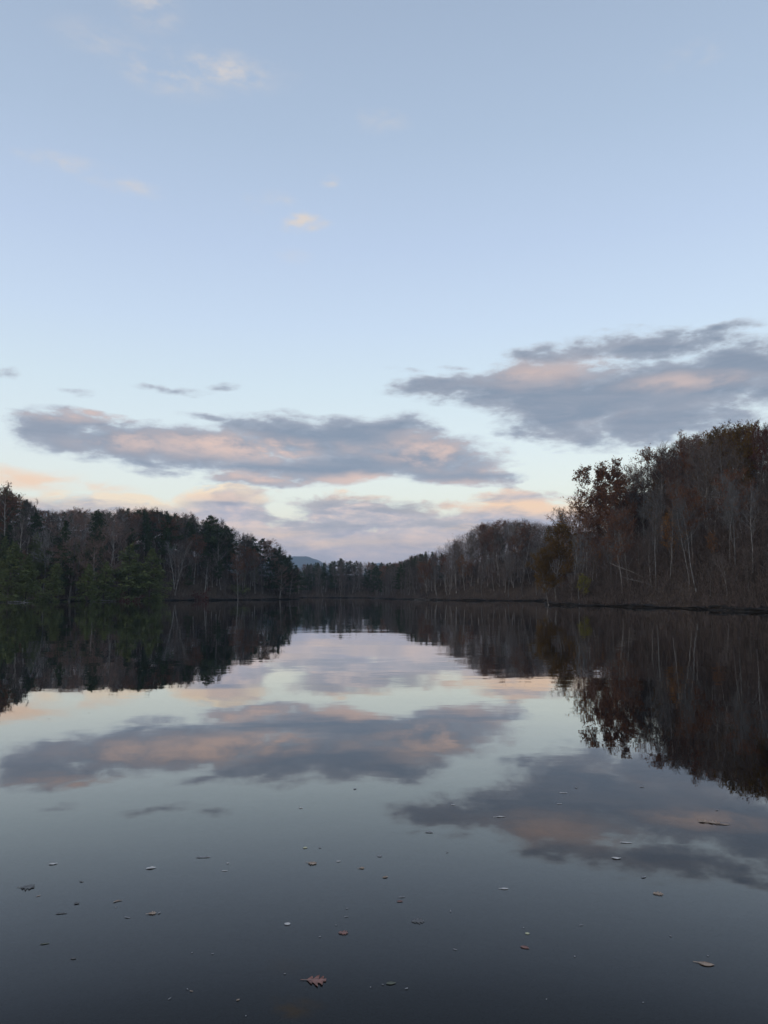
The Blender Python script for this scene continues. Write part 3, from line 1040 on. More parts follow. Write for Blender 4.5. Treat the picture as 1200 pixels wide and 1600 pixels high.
hero('cedar', 1, 76, 234, 880, "low spreading cedar beside reddish twigs at waterline", 1.4)
hero('cedar', 2, 135, 240, 882, "feathery cedar below the small maroon-twigged tree", 1.3)
hero('cedar', 0, 200, 248, 852, "big dark-green cedar in the middle of the left bank", 1.5)
hero('cedar', 1, 232, 252, 858, "tapering dark cedar right of the big dark-green cedar", 1.4)
hero('cedar', 2, 10, 222, 848, "cedar at frame's edge overhanging left waterline", 1.3)
hero('cedar', 1, 160, 246, 878, "cedar with drooping tips below slim dark pine", 1.2)
hero('red_bush', 0, 200, 242, 925, "small crimson shrub under the big dark-green cedar", 1.0)
hero('red_bush', 0, 314, 272, 919, "small crimson shrub among grey stems near shore", 1.0)
hero('low_pine', 0, 520, 452, 877, "dark pine cluster's left tree on far cove's skyline", 1.2)
hero('pine', 2, 534, 452, 873, "tallest dark pine on the far cove's skyline", 1.4)
hero('pine', 3, 552, 455, 876, "flat-crowned pine right of tallest pine on far cove", 1.4)
hero('low_pine', 1, 605, 402, 882, "green pine at the right end of far cove's skyline", 1.2)

hero('low_pine', 1, 459, 313, 884, "last dark pine at the very tip of left bank, overhanging water", 1.5)
hero('low_pine', 0, 452, 319, 868, "dark pine wedged behind the layered pine at left bank's tip", 1.4)
hero('grey', 4, 447, 318, 862, "bare feathery tree on skyline just above left bank's tip", 1.2)
hero('pine', 3, 438, 316, 856, "bushy pine second back from left bank's tip", 1.3)
hero('grey', 2, 428, 309, 850, "dense grey tree at waterline near left bank's tip", 1.3)
hero('thin_russet', 2, 418, 312, 845, "brownish thin oak between pines near left bank's tip", 1.2)
hero('pine', 2, 410, 314, 842, "dark ragged pine crown before the drop to left bank's tip", 1.2)
hero('low_pine', 1, 421, 303, 872, "short dark pine at waterline near left bank's tip", 1.4)
hero('red', 0, 437, 304.5, 884, "low reddish bare tree at waterline under left bank's last pines", 1.5)
hero('grey', 0, 452, 309, 890, "low bare tree leaning out from left bank's tip", 1.5)
ZONES = dict(
    left="left bank", right="steep hill", mid="middle hill", far="far cove")


def zone_of(px, dist):
    if px < 466 and dist < 400:
        return 'left'
    if dist > 330 or (px < 640 and dist > 300):
        return 'far'
    return 'right' if dist < 215 else 'mid'


CHOICE = dict(
    left=(['grey', 'red', 'pale', 'thin_russet', 'pine', 'low_pine', 'cedar', 'russet'], [.44, .13, .05, .08, .15, .11, .03, .01]),
    right=(['grey', 'red', 'pale', 'russet', 'thin_russet', 'pine', 'ochre', 'pale_fork', 'orange'], [.52, .08, .12, .09, .10, .0, .03, .04, .02]),
    mid=(['grey', 'red', 'pale', 'thin_russet', 'russet', 'low_pine'], [.74, .08, .06, .08, .03, .01]),
    far=(['grey', 'red', 'pale', 'pine', 'low_pine', 'thin_russet'], [.50, .06, .04, .10, .26, .04]))

LOOK = dict(grey='grey bare tree', red='reddish-twigged bare tree', pale='pale-trunked bare tree', pale_fork='forked pale-trunked tree', thin_russet='thin russet-leaved oak',
            russet='russet-leaved oak', pine='bare-stemmed dark pine', low_pine='low-branched dark pine', cedar='feathery green cedar', ochre='ochre-leaved oak', orange='orange-leaved beech')


def row_words(d, ratio):
    if d < 7:
        return "at waterline"
    if ratio > .93:
        return "on skyline"
    return "low on slope" if d < 22 else "high on slope"


# landmarks: a few words for each tree that can be singled out, used to say where the others stand
LAND = dict(left=[], right=[], mid=[], far=[])
for px_, zn, nm in [
        (4, 'left', "the tall thin-leaved russet oak"), (40, 'left', "the yellow-green cedar"), (66, 'left', "the slanting pale tree"), (90, 'left', "the dark young pine"), (108, 'left', "the reddish bare tree"),
        (135, 'left', "the feathery cedar"), (146, 'left', "the slim dark pine"), (170, 'left', "the rosy-brown tree"), (183, 'left', "the broad pine bump"), (200, 'left', "the big dark-green cedar"), (232, 'left', "the tapering dark cedar"),
        (256, 'left', "the wide-crowned tall pine"), (322, 'left', "the flat-topped pine"), (340, 'left', "the pale-topped bare tree"), (356, 'left', "the narrow-topped pine"), (372, 'left', "the red-brown oak"), (398, 'left', "the dark tufted pine"), (446, 'left', "the layered pine at the tip"),
        (858, 'right', "the rust-brown leaning oak"), (872, 'right', "the olive-orange oak"), (895, 'right', "the see-through orange tree"), (912, 'right', "the yellow-green sapling"), (946, 'right', "the round russet oak"), (985, 'right', "the thin leaning dead trunk"), (1008, 'right', "the fan-twigged pale tree"), (1025, 'right', "the straight pale trunk"),
        (1052, 'right', "the small orange-tinged beech"), (1085, 'right', "the broad rust-red oak"), (1108, 'right', "the tallest fan-shaped tree"), (1120, 'right', "the bushy orange beech"), (1152, 'right', "the forked pale trunk"), (1172, 'right', "the tall crimson maple"), (1198, 'right', "the yellow-orange beech"),
        (683, 'mid', "the lone white trunk"), (726, 'mid', "the tan-orange tree"), (770, 'mid', "the middle white trunk"), (800, 'mid', "the ash-grey twiggy tree"), (838, 'mid', "the white trunk by the point"), (650, 'mid', "the middle hill's thin end"),
        (520, 'far', "the first far pine"), (534, 'far', "the tallest far pine"), (552, 'far', "the flat-crowned far pine"), (605, 'far', "the green far pine"), (475, 'far', "the left bank's tip")]:
    LAND[zn].append((px_, nm))


def near_words(zone, px, step=7):
    lx, nm = min(LAND[zone], key=lambda q: abs(q[0] - px))
    if abs(lx - px) < step:
        return "in line with " + nm
    side = "left" if px < lx else "right"
    return f"{side} of {nm}" if abs(lx - px) < 22 else f"far {side} of {nm}"


def settle_labels(rows):
    """rows: dicts with head, tail, h, group -> one label each; twins in a spot are told apart by height where that is possible"""
    by = {}
    for r in rows:
        by.setdefault((r['head'], r['tail']), []).append(r)
    for (head, tail), rs_ in by.items():
        rs_.sort(key=lambda r: -r['h'])
        n_ = len(rs_)
        if n_ == 1:
            words_ = [""]
        elif n_ == 2:
            words_ = ["taller "] + ["shorter "]
        elif n_ == 3:
            words_ = ["tallest ", "mid-height ", "shortest "]
        else:
            words_ = ["tallest ", "second-tallest "] + ["mid-height "] * (n_ - 4) + ["second-shortest ", "shortest "]
        for r, w_ in zip(rs_, words_):
            r['label'] = w_ + head + " " + tail


GRID = 4.3
cands = []
r2 = np.random.default_rng(77)
xs, ys = np.meshgrid(np.arange(-190, 130, GRID), np.arange(75, 520, GRID))
xs = xs.ravel() + r2.uniform(-.45, .45, xs.size) * GRID
ys = ys.ravel() + r2.uniform(-.45, .45, ys.size) * GRID
dd_ = shore_dist(xs, ys)
zz_ = ground_z(xs, ys, dd_)
for x, y, d, z in zip(xs, ys, dd_, zz_):
    if d < 1.6 or d > 92:
        continue
    px, _ = to_px(x, y, z)
    dist = math.hypot(x, y)
    if px < -75 or px > 1290:
        continue
    zone = zone_of(px, dist)
    # spacing grows with distance and up the slope
    keep = dict(left=.85, right=1.0, mid=1.0, far=1.0)[zone] * (1.0 if d < 30 else .82)
    if zone == 'left' and (d > 80 or dist > 365):
        continue
    if zone == 'far' and (d > 44 or px < 440 or px > 665):
        continue
    if zone == 'mid' and (d > 90 or px > 890):
        continue
    if zone == 'right' and d > 34:
        keep *= .72
    if r2.random() > keep:
        continue
    if any((x - a)**2 + (y - b_)**2 < 5.5 for a, b_ in TAKEN):
        continue
    cands.append((x, y, z, d, px, dist, zone))

placed = []
for (x, y, z, d, px, dist, zone) in cands:
    cap = height_cap(x, y, z)
    kinds, pw = CHOICE[zone]
    pw = np.array(pw)
    # neighbours tend to be alike: bias the draw with smooth fields
    f = math.sin(x * .07 + 1.7) * math.cos(y * .06 + .4) + .6 * math.sin(x * .16 - y * .11)
    w_ = pw.copy()
    for i, k in enumerate(kinds):
        if 'pine' in k:
            w_[i] *= math.exp(1.1 * f)
        elif k in ('russet', 'thin_russet', 'orange', 'ochre'):
            w_[i] *= math.exp(1.0 * math.sin(x * .11 + y * .08 + 2))
    if zone == 'left' and px < 270 and d < 15:
        kinds, w_ = kinds + ['cedar'], np.append(w_, 1.1)
    if zone == 'left' and 200 < px < 350 and d > 20:
        w_[kinds.index('pine')] *= 2.2
    if zone == 'right' and d > 28:
        w_[[kinds.index('ochre'), kinds.index('orange')]] = 0
        w_[[kinds.index('russet'), kinds.index('thin_russet')]] *= .55
    kind = kinds[r2.choice(len(w_), p=w_ / w_.sum())]
    hmax = dict(cedar=12, orange=14, ochre=14).get(kind, 22)
    hmin = dict(cedar=6, orange=9, ochre=9).get(kind, 12 if zone != 'left' else 12)
    h = r2.uniform(hmin, hmax)
    if d < 7:
        h *= r2.uniform(.55, .9)
    if zone == 'right' and d < 12:
        h *= .85
    for (hp, hd, hw_, yb) in IN_SIGHT:
        if abs(px - hp) < hw_ + 5 and dist < hd - .5:
            hh_ = CAM_H + ray(hp, yb)[2] * dist / math.hypot(*ray(hp, yb)[:2]) - z
            h = min(h, hh_)
    if h < 3.5:
        continue
    lim = cap * (r2.uniform(.88, 1.03) if d > 14 else r2.uniform(.7, 1.0))
    if lim < 4.0:
        continue
    ratio = h / cap
    if h > lim:
        h = lim
        ratio = 1.0
    # raise back-row trees that nearly reach the tree line so that it is met
    if ratio < 1 and cap < 25 and d > 18 and r2.random() < .3:
        h = lim
        ratio = 1.0
    placed.append((kind, int(r2.integers(0, 97)), x, y, z, h, d, px, dist, zone, ratio))

MANY = dict(grey='grey bare trees', red='reddish-twigged bare trees', pale='pale-trunked bare trees', pale_fork='forked pale-trunked trees', thin_russet='thin russet oaks',
            russet='russet oaks', pine='tall dark pines', low_pine='low-branched dark pines', cedar='feathery green cedars', ochre='ochre oaks', orange='orange beeches')
LIMIT = 300
ROWS = []
by_kind = {}
for p in placed:
    by_kind.setdefault(NAME_OF[p[0]], []).append(p)
REST = []
for nm, lst in by_kind.items():
    lst.sort(key=lambda p: -(p[5] / p[8]) - (.08 if p[6] < 12 else 0))
    free = LIMIT - N_THINGS.get(nm, 0)
    REST += lst[free:]
    ROWS += [dict(p=p, h=p[5], head=LOOK[p[0]], tail=row_words(p[6], p[10]) + ", " + near_words(p[9], p[7])) for p in lst[:free]]
settle_labels(ROWS)
PLURAL = dict(left="left bank", right="steep hill", mid="middle hill", far="far cove")
for r in ROWS:
    (kind, var, x, y, z, h, d, px, dist, zone, ratio) = r['p']
    place_tree(kind, var, x, y, z, h, r2.uniform(0, 6.28), r['label'], MANY[kind] + " of the " + PLURAL[zone], r2.uniform(.85, 1.2), (r2.normal(0, .03), r2.normal(0, .03)))
print("trees", N_THINGS, "rest", len(REST), "cands", len(cands))


def join_rest(lst, name, kind_names):
    """what is left beyond the counted trees: one mass"""
    V, Q, T_, MI_q, MI_t, mats, off = [], [], [], [], [], [], 0
    for (kind, var, x, y, z, h, *_r) in lst:
        pr = PROTO[kind][var % len(PROTO[kind])]
        s = h / pr['H']
        a = r2.uniform(0, 6.28)
        R = np.array([[math.cos(a), -math.sin(a), 0], [math.sin(a), math.cos(a), 0], [0, 0, 1]])
        for nm, me, bld, mat in pr['parts']:
            v, q_, t_ = bld.arrays()
            if len(t_) > 600:
                t_ = t_[::5]
            if nm == 'crown' and len(q_) > 900:
                q_ = q_[::3]
            if nm == 'branches':
                q_ = q_.reshape(-1, 3, 4)[::2].reshape(-1, 4)
            if M[mat] not in mats:
                mats.append(M[mat])
            V.append(v * s @ R.T + np.array([x, y, z]))
            Q.append(q_ + off); T_.append(t_ + off)
            MI_q.append(np.full(len(q_), mats.index(M[mat]))); MI_t.append(np.full(len(t_), mats.index(M[mat])))
            off += len(v)
    if V:
        link(name, mesh_of(name, np.concatenate(V), np.concatenate(Q), np.concatenate(T_), mats, mat_idx=np.concatenate(MI_q + MI_t)), kind='stuff')


REST = [p for p in REST if p[6] < 60 or r2.random() < .35]
YG = []
# young growth that fills the slopes between the counted trees
for i in range(5200):
    x, y = r2.uniform(-170, 125), r2.uniform(85, 470)
    px = 600 + FPX * x / y
    if px < -60 or px > 1270:
        continue
    YG.append((x, y, px))
yx = np.array([q_[0] for q_ in YG]); yy = np.array([q_[1] for q_ in YG])
yd = shore_dist(yx, yy, SHORE[::4]); yz = ground_z(yx, yy, yd)
n_y = 0
for (x, y, px), d, z in zip(YG, yd, yz):
    dist = math.hypot(x, y)
    if d < 3 or d > 80 or n_y >= 520:
        continue
    if (px > 470 and dist > 330) and (px > 660 or d > 30):
        continue
    h = min(r2.uniform(5.5, 11), height_cap(x, y, z) * .9)
    for (hp, hd, hw_, yb) in IN_SIGHT:
        if abs(px - hp) < hw_ + 4 and dist < hd - .5:
            h = min(h, CAM_H + ray(hp, yb)[2] * dist / math.hypot(*ray(hp, yb)[:2]) - z)
    if h < 3.5:
        continue
    if px > 905 and dist < 215 and d > 30:
        continue
    n_y += 1
    REST.append(('young_red' if r2.random() < .25 else 'young', int(r2.integers(0, 50)), x, y, z, h))
n_m = 0
while n_m < 170:
    px, dist = r2.uniform(630, 880), r2.uniform(238, 330)
    x, y, z = spot(px, dist)
    d = shore_dist(x, y)[0]
    if d < 6 or d > 90:
        continue
    n_m += 1
    REST.append(('young_red' if r2.random() < .25 else 'young', int(r2.integers(0, 50)), x, y, z, min(r2.uniform(6, 11), max(4, height_cap(x, y, z) * .92))))
print('rest placed', len(REST), n_y)
join_rest(REST, 'woodland', None)

# shrubs along the banks
SHR = []
for i in range(0, len(SHORE), 2):
    p = SHORE[i] + OUTW[i] * r2.uniform(.8, 5.0)
    x, y = p
    if y < 70:
        continue
    px, _ = to_px(x, y, 1)
    dist = math.hypot(x, y)
    if px < -40 or px > 1240 or dist > 330 or r2.random() > (.62 if dist < 240 else .35):
        continue
    zone = zone_of(px, dist)
    if shore_dist(x, y)[0] < .3:
        continue
    k = 'green_bush' if (zone == 'left' and r2.random() < .35) or r2.random() < .015 else 'bare_bush'
    h = r2.uniform(1.6, 4.2)
    z = max(float(ground_z(x, y)[0]), .35)
    lk = 'evergreen shrub' if k == 'green_bush' else 'grey-brown bare shrub'
    SHR.append(dict(p=(k, int(r2.integers(0, 50)), x, y, z, h), h=h, head=lk, tail="on the bank, " + near_words(zone, px, 5), group=lk + "s along the bank of the " + PLURAL[zone]))
settle_labels(SHR)
for r in SHR:
    place_tree(*r['p'], r2.uniform(0, 6.28), r['label'], r['group'], r2.uniform(.9, 1.5))


# understorey: thin saplings and dead stems all through the slopes, past counting
B_ = Builder()
ux, uy = r2.uniform(-190, 120, 90000), r2.uniform(80, 480, 90000)
ux[60000:], uy[60000:] = r2.uniform(20, 115, 30000), r2.uniform(85, 190, 30000)
upx = 600 + FPX * ux / np.maximum(uy, 1)
ok = (upx > -50) & (upx < 1250)
ux, uy = ux[ok], uy[ok]
ud = shore_dist(ux, uy, SHORE[::4])
ok = (ud > 1.0) & (ud < 55) & (r2.random(len(ud)) < np.where(ud < 18, 1.0, .4))
sel = r2.permutation(int(ok.sum()))[:16000]
ux, uy, ud = ux[ok][sel], uy[ok][sel], ud[ok][sel]
uz = ground_z(ux, uy, ud)
n = len(ux)
base_ = np.stack([ux, uy, np.maximum(uz, .2) - .2], 1)
hh = r2.uniform(2.0, 9.0, n) * r2.uniform(.45, 1, n)
hh = np.where(ud < 6, hh * .6, hh)
dirs = unit(np.stack([r2.normal(0, .22, n), r2.normal(0, .22, n), np.ones(n)], 1))
tip = base_ + dirs * hh[:, None]
B_.tubes(base_, tip, np.full(n, .045), np.full(n, .012), 3)
for rep in range(20):
    u = r2.uniform(.12, 1, (n, 1))
    s0 = base_ + (tip - base_) * u
    sd_ = unit(dirs * .8 + perp(dirs, r2) * .9)
    B_.slivers(s0, s0 + sd_ * (hh * r2.uniform(.08, .28, n))[:, None], .026, r2)
# brush and roots that hang out over the undercut bank
pick = np.nonzero((SHORE[:, 1] > 72) & (SHORE[:, 1] < 480) & (np.abs(600 + FPX * SHORE[:, 0] / SHORE[:, 1] - 600) < 680))[0]
for rep in range(34):
    j = pick[r2.integers(0, len(pick), len(pick))]
    o_ = r2.uniform(.1, 3.2, len(j))[:, None]
    b0 = np.concatenate([SHORE[j] + OUTW[j] * o_, r2.uniform(.3, .9, (len(j), 1))], 1) + r2.normal(0, .25, (len(j), 3)) * np.array([1, 1, .2])
    dv = np.concatenate([-OUTW[j] * r2.uniform(-.3, 1.0, (len(j), 1)), r2.uniform(-.1, 1.0, (len(j), 1))], 1) + r2.normal(0, .5, (len(j), 3))
    b1 = b0 + unit(dv) * r2.uniform(.6, 2.4, (len(j), 1))
    b1[:, 2] = np.maximum(b1[:, 2], .02)
    B_.slivers(b0, b1, .03, r2)
    for q_ in range(2):
        s0 = b0 + (b1 - b0) * r2.uniform(.3, .9, (len(j), 1))
        s1 = s0 + r2.normal(0, .45, s0.shape)
        s1[:, 2] = np.maximum(s1[:, 2], .02)
        B_.slivers(s0, s1, .02, r2)
link('undergrowth', B_.mesh('undergrowth', [M['brush']]), kind='stuff')
print("undergrowth", n)

# ------------------------------------------------------------------ leaves and scraps afloat
def leaf_skin(name, dark, light, vein):
    m, N, out = material(name)
    b = N.n.new('ShaderNodeBsdfPrincipled')
    pos = N.n.new('ShaderNodeTexCoord').outputs['Object']
    c = N.mix(N.smooth(N.noise(pos, 38, 4, .6), .36, .64), dark, light)
    sp = N.n.new('ShaderNodeSeparateXYZ')
    N.put(sp.inputs[0], pos)
    ay = N.math('ABSOLUTE', sp.outputs[1])
    c = N.mix(N.smooth(ay, .0028, .0008), c, vein)
    N.put(b.inputs['Base Color'], c)
    b.inputs['Roughness'].default_value = .55
    b.inputs['Specular IOR Level'].default_value = .35
    N.l.new(b.outputs[0], out.inputs['Surface'])
    return m


M['leaf_red'] = leaf_skin('red_brown_leaf', rgb(.13, .045, .032), rgb(.30, .13, .095), rgb(.34, .22, .18))
M['leaf_tan'] = leaf_skin('tan_leaf', rgb(.20, .12, .075), rgb(.42, .29, .20), rgb(.45, .34, .26))
M['leaf_pale'] = leaf_skin('bleached_leaf', rgb(.42, .37, .33), rgb(.66, .60, .55), rgb(.70, .66, .60))
M['leaf_yellow'] = leaf_skin('pale_yellow_leaf', rgb(.46, .42, .24), rgb(.62, .57, .36), rgb(.6, .55, .35))
M['leaf_dark'] = leaf_skin('waterlogged_leaf', rgb(.075, .07, .066), rgb(.14, .13, .125), rgb(.10, .085, .07))
M['leaf_grey'] = leaf_skin('grey_leaf', rgb(.15, .14, .135), rgb(.30, .28, .27), rgb(.33, .31, .30))
M['leaf_green'] = leaf_skin('green_brown_leaf', rgb(.06, .065, .04), rgb(.13, .13, .085), rgb(.16, .15, .1))


def leaf_outline(shape, rng):
    """half widths along a leaf of length 1, base at 0"""
    t = np.linspace(0, 1, 29)
    w = np.sin(np.pi * t**.85)**.8
    if shape == 'oak':
        w = .36 * w * (1 + .55 * np.sin(t * np.pi * 7.0 - 1.2)) + .03
    elif shape == 'round':
        w = .48 * np.sqrt(np.clip(1 - (2 * t - 1)**2, 0, 1))
    elif shape == 'slim':
        w = .13 * w
    else:
        w = .27 * w
    w[0] = .012
    w[-1] = .004
    return t, w


def leaf_mesh(shape, length, seed, curl):
    rng = np.random.default_rng(seed)
    t, w = leaf_outline(shape, rng)
    cols = np.array([-1, -.55, 0, .55, 1.0])
    wl = w * rng.uniform(.85, 1.15, len(w)) if shape == 'oak' else w
    wr = w * rng.uniform(.85, 1.15, len(w)) if shape == 'oak' else w
    V = []
    bend = rng.normal(0, .06)
    for i in range(len(t)):
        for c_ in cols:
            hw_ = wl[i] if c_ < 0 else wr[i]
            x = t[i] - .5 + (.10 * abs(c_) * hw_ / .3 if shape == 'oak' else 0)
            y = c_ * hw_ + bend * np.sin(np.pi * t[i])
            z = curl * (abs(c_)**2 * hw_ * .7 + .55 * abs(t[i] - .5)**2) + curl * .12 * np.sin(9 * t[i] + 2 * c_ + seed)
            V.append((x * length, y * length, z * length + .0016))
    V = np.array(V)
    nc = len(cols)
    n = len(t)
    I = np.arange(n * nc).reshape(n, nc)
    q = np.stack([I[:-1, :-1], I[1:, :-1], I[1:, 1:], I[:-1, 1:]], -1).reshape(-1, 4)
    # thickness
    off = len(V)
    V2 = V - np.array([0, 0, .0012])
    per_ = np.concatenate([I[0, :-1], I[:-1, -1], I[-1, :0:-1], I[:0:-1, 0]])
    nx_ = np.roll(per_, -1)
    side = np.stack([per_, nx_, nx_ + off, per_ + off], 1)[:, ::-1]
    Q = np.concatenate([q, q[:, ::-1] + off, side])
    return np.concatenate([V, V2]), Q


def floating_leaf(px, py, wpx, shape, mat, label, angle=0.0, curl=.5, stem=True, name='floating_leaf', group=None, tilt=0.0):
    x, y = on_water(px, py)
    slant = math.sqrt(x * x + y * y + CAM_H**2)
    length = wpx / FPX * slant * (1.05 if abs(math.cos(angle)) > .5 else 1.0)
    length = min(max(length * .84, .009), .26)
    seed = int(px * 7 + py) % 9973
    root = bpy.data.objects.new(name, None)
    root.empty_display_size = .05
    C.objects.link(root)
    root.location = (x, y, 0.0005)
    root.rotation_euler = (tilt, 0, angle)
    tag(root, label, 'leaf', group)
    bl = length * (.78 if stem else 1.0)
    V, Q = leaf_mesh(shape, bl, seed, curl * .13)
    V[:, 0] += length * .11 if stem else 0
    V[:, 2] += .0018 - V[:, 2].min()
    link('blade', mesh_of('leaf_blade', V, Q, mats=[M[mat]], smooth=True), root)
    if stem:
        b = Builder()
        x0 = -bl / 2 + length * .11
        zc = float(V[:5, 2].mean())
        b.tubes([[x0 + .004, 0, zc], [x0 - length * .11, length * .012, .004]], [[x0 - length * .11, length * .012, .004], [x0 - length * .24, length * .03, .003]], [max(.0016, length * .012)] * 2, [max(.0013, length * .009)] * 2, 5)
        link('stem', b.mesh('leaf_stem', [M[mat]]), root)
    return root


PI = math.pi
F = floating_leaf
F(490, 1532, 38, 'oak', 'leaf_red', "large lobed red-brown oak leaf with pale stem, largest on the near water", 0.0, .55)
F(1100, 1506, 28, 'oval', 'leaf_tan', "speckled tan leaf lying flat near lower right edge of water", -.35, .3)
F(820, 1481, 14, 'oval', 'leaf_red', "small red-brown oval leaf below a round pale yellow one", -.5, .25, False)
F(824, 1459, 6.5, 'round', 'leaf_yellow', "round pale yellow leaf like a coin above red-brown oval leaf", 0, .1, False)
F(787, 1389, 15, 'oval', 'leaf_pale', "bleached white leaf alone on dark water right of centre", 0.0, .35)
F(536, 1458, 15, 'oak', 'leaf_red', "red-brown ragged leaf on dark water above the large oak leaf", -.1, .4, False)
F(449, 1444, 9, 'round', 'leaf_pale', "small pale disc-shaped leaf left of the red-brown ragged leaf", .1, .3, False)
F(564, 1357, 11, 'oak', 'leaf_tan', "small tan lobed leaf, middle of a scattered row of leaves", 0.2, .7)
F(486, 1349, 19, 'oak', 'leaf_tan', "curled tan-pink leaf with a bent tip, left of small white scrap", -.4, .8)
F(529, 1346, 7, 'oval', 'leaf_pale', "small white oval leaf between the curled tan-pink and small tan lobed leaf", .2, .5, False)
F(602, 1371, 10, 'oval', 'leaf_tan', "small tan folded leaf right of small tan lobed leaf", .5, 1.0, False)
F(625, 1409, 10, 'oval', 'leaf_red', "small rust leaf beneath a thin pale sliver", .1, .4, False)
F(628, 1402, 11, 'slim', 'leaf_grey', "thin pale sliver of leaf just above small rust leaf", .25, .3, False)
F(653, 1440, 20, 'oak', 'leaf_dark', "dark waterlogged lobed leaf barely showing right of centre", .1, .12, False)
F(477, 1325, 7, 'round', 'leaf_yellow', "tiny yellowish leaf above the curled tan-pink leaf", 0.3, .4, False)
F(593, 1338, 7, 'round', 'leaf_grey', "tiny grey round leaf above the scattered row of leaves", 0, .3, False)
F(83, 1350, 12, 'oval', 'leaf_pale', "white curled leaf near left edge of water", .3, .8, False)
F(236, 1357, 15, 'oval', 'leaf_pale', "pale cupped oval leaf with shadowed side, left water", .35, .9, False)
F(40, 1387, 25, 'oak', 'leaf_dark', "dark wide lobed leaf with curled tips near left edge", 0, .5)
F(60, 1400, 7, 'slim', 'leaf_tan', "thin tan sliver below the dark wide lobed leaf", .9, .3, False)
F(184, 1409, 14, 'slim', 'leaf_tan', "narrow tan twisted leaf on the left water", .6, .7, False)
F(236, 1428, 15, 'oak', 'leaf_tan', "orange-tan lobed leaf beside a pale curl, left water", .3, .8)
F(249, 1427, 7, 'oval', 'leaf_grey', "pale grey curl touching orange-tan lobed leaf", 1.3, 1.2, False)
F(199, 1434, 10, 'slim', 'leaf_grey', "thin grey wisp of leaf left of orange-tan lobed leaf", -.3, .7, False)
F(318, 1340, 23, 'slim', 'leaf_grey', "long faint grey blade on water left of centre", .05, .15, False)
F(356, 1349, 4, 'round', 'leaf_pale', "tiny white speck right of long faint grey blade", 0, .3, False, 'floating_scrap')
F(351, 1361, 9, 'slim', 'leaf_pale', "thin white sliver under the tiny white speck", 0, .2, False)
F(127, 1378, 9, 'slim', 'leaf_dark', "dark bent leaf sliver on left water", -.5, .9, False)
F(120, 1412, 7, 'round', 'leaf_dark', "small dark cupped leaf on left water", .4, .9, False)
F(96, 1428, 16, 'slim', 'leaf_dark', "long dark blade low on left water", .15, .1, False)
F(1113, 1286, 22, 'oak', 'leaf_tan', "tan lobed leaf in the middle of three overlapping on mirrored cloud at right", -.05, .8)
F(1098, 1284, 16, 'oak', 'leaf_tan', "tan leaf at the left of three overlapping on mirrored cloud", .6, .9, False)
F(1131, 1288, 18, 'slim', 'leaf_tan', "narrow tan leaf at the right of three overlapping on mirrored cloud", -.15, .5, False)
F(963, 1341, 14, 'oval', 'leaf_pale', "two-toned boat-shaped leaf with white edge, right water", -.15, 1.0, False)
F(1006, 1371, 10, 'oval', 'leaf_grey', "small grey leaf tilted up right of boat-shaped leaf", .6, .7, False)
F(1028, 1397, 15, 'oak', 'leaf_tan', "small speckled tan lobed leaf under small grey tilted leaf", -.2, .4, False)
F(978, 1317, 19, 'slim', 'leaf_pale', "long pale sliver above the boat-shaped leaf", -.2, .2, False)
F(780, 1277, 20, 'slim', 'leaf_pale', "pale forked sliver on the mirrored dark cloud", 0.1, .5)
F(671, 1301, 13, 'oval', 'leaf_grey', "grey leaf at lower edge of the mirrored dark cloud", -.2, .6, False)
F(708, 1258, 7, 'oval', 'leaf_pale', "small white leaf in the mirrored dark cloud", 0, .4, False)
F(470, 1263, 7, 'oval', 'leaf_pale', "lone small white leaf on mid water left of mirrored dark cloud", 0, .6, False)
F(611, 1537, 15, 'oval', 'leaf_green', "dark olive leaf right of large oak leaf", .15, .3, False)
F(880, 1239, 13, 'slim', 'leaf_pale', "thin white sliver upper right over mirrored cloud", -.1, .3, False)
F(874, 1256, 9, 'slim', 'leaf_pale', "short white sliver below the thin white upper sliver", .15, .3, False)
F(711, 1484, 7, 'slim', 'leaf_grey', "small grey sliver on dark water right of centre", -.5, .4, False)
F(704, 1424, 8, 'slim', 'leaf_grey', "upright grey sliver above small grey sliver", 1.45, .5, False)
F(541, 1433, 7, 'slim', 'leaf_grey', "tiny grey sliver above the red-brown ragged leaf", .35, .5, False)
F(372, 1563, 6, 'oval', 'leaf_tan', "small tan leaf low on the dark water left of large oak leaf", .7, .7, False)
F(265, 1561, 7, 'slim', 'leaf_grey', "small grey upright sliver low on left dark water", 1.1, .6, False)
F(299, 1549, 6, 'slim', 'leaf_tan', "small tan sliver right of the grey upright sliver", -.4, .5, False)
F(70, 1475, 13, 'slim', 'leaf_green', "faint olive blade low near left edge", .3, .1, False)
F(115, 1498, 8, 'oval', 'leaf_dark', "faint dark leaf low on left water", .1, .1, False)
F(908, 1446, 7, 'slim', 'leaf_grey', "grey sliver on water between round yellow and speckled tan leaves", .2, .4, False)

# scraps: pale specks, all alike
for (px, py, w_) in [(181, 1418, 3), (542, 1420, 3.5), (525, 1446, 3), (500, 1464, 4), (445, 1522, 3.5), (300, 1489, 3), (332, 1491, 4), (293, 1546, 3.5), (384, 1588, 3), (635, 1545, 6), (598, 1539, 3), (579, 1543, 3),
                     (818, 1450, 3), (898, 1495, 4.5), (1106, 1494, 3.5), (1048, 1463, 4), (1005, 1567, 3), (854, 1562, 3), (699, 1332, 5), (500, 1325, 5), (1120, 1266, 6), (1003, 1230, 8), (900, 1231, 7), (555, 1233, 9)]:
    F(px, py, w_, 'oval', 'leaf_grey', "tiny pale speck of leaf adrift on the near water", (px * 1.7) % 3.1, .5, False, 'floating_scrap', 'pale specks adrift on the near water')

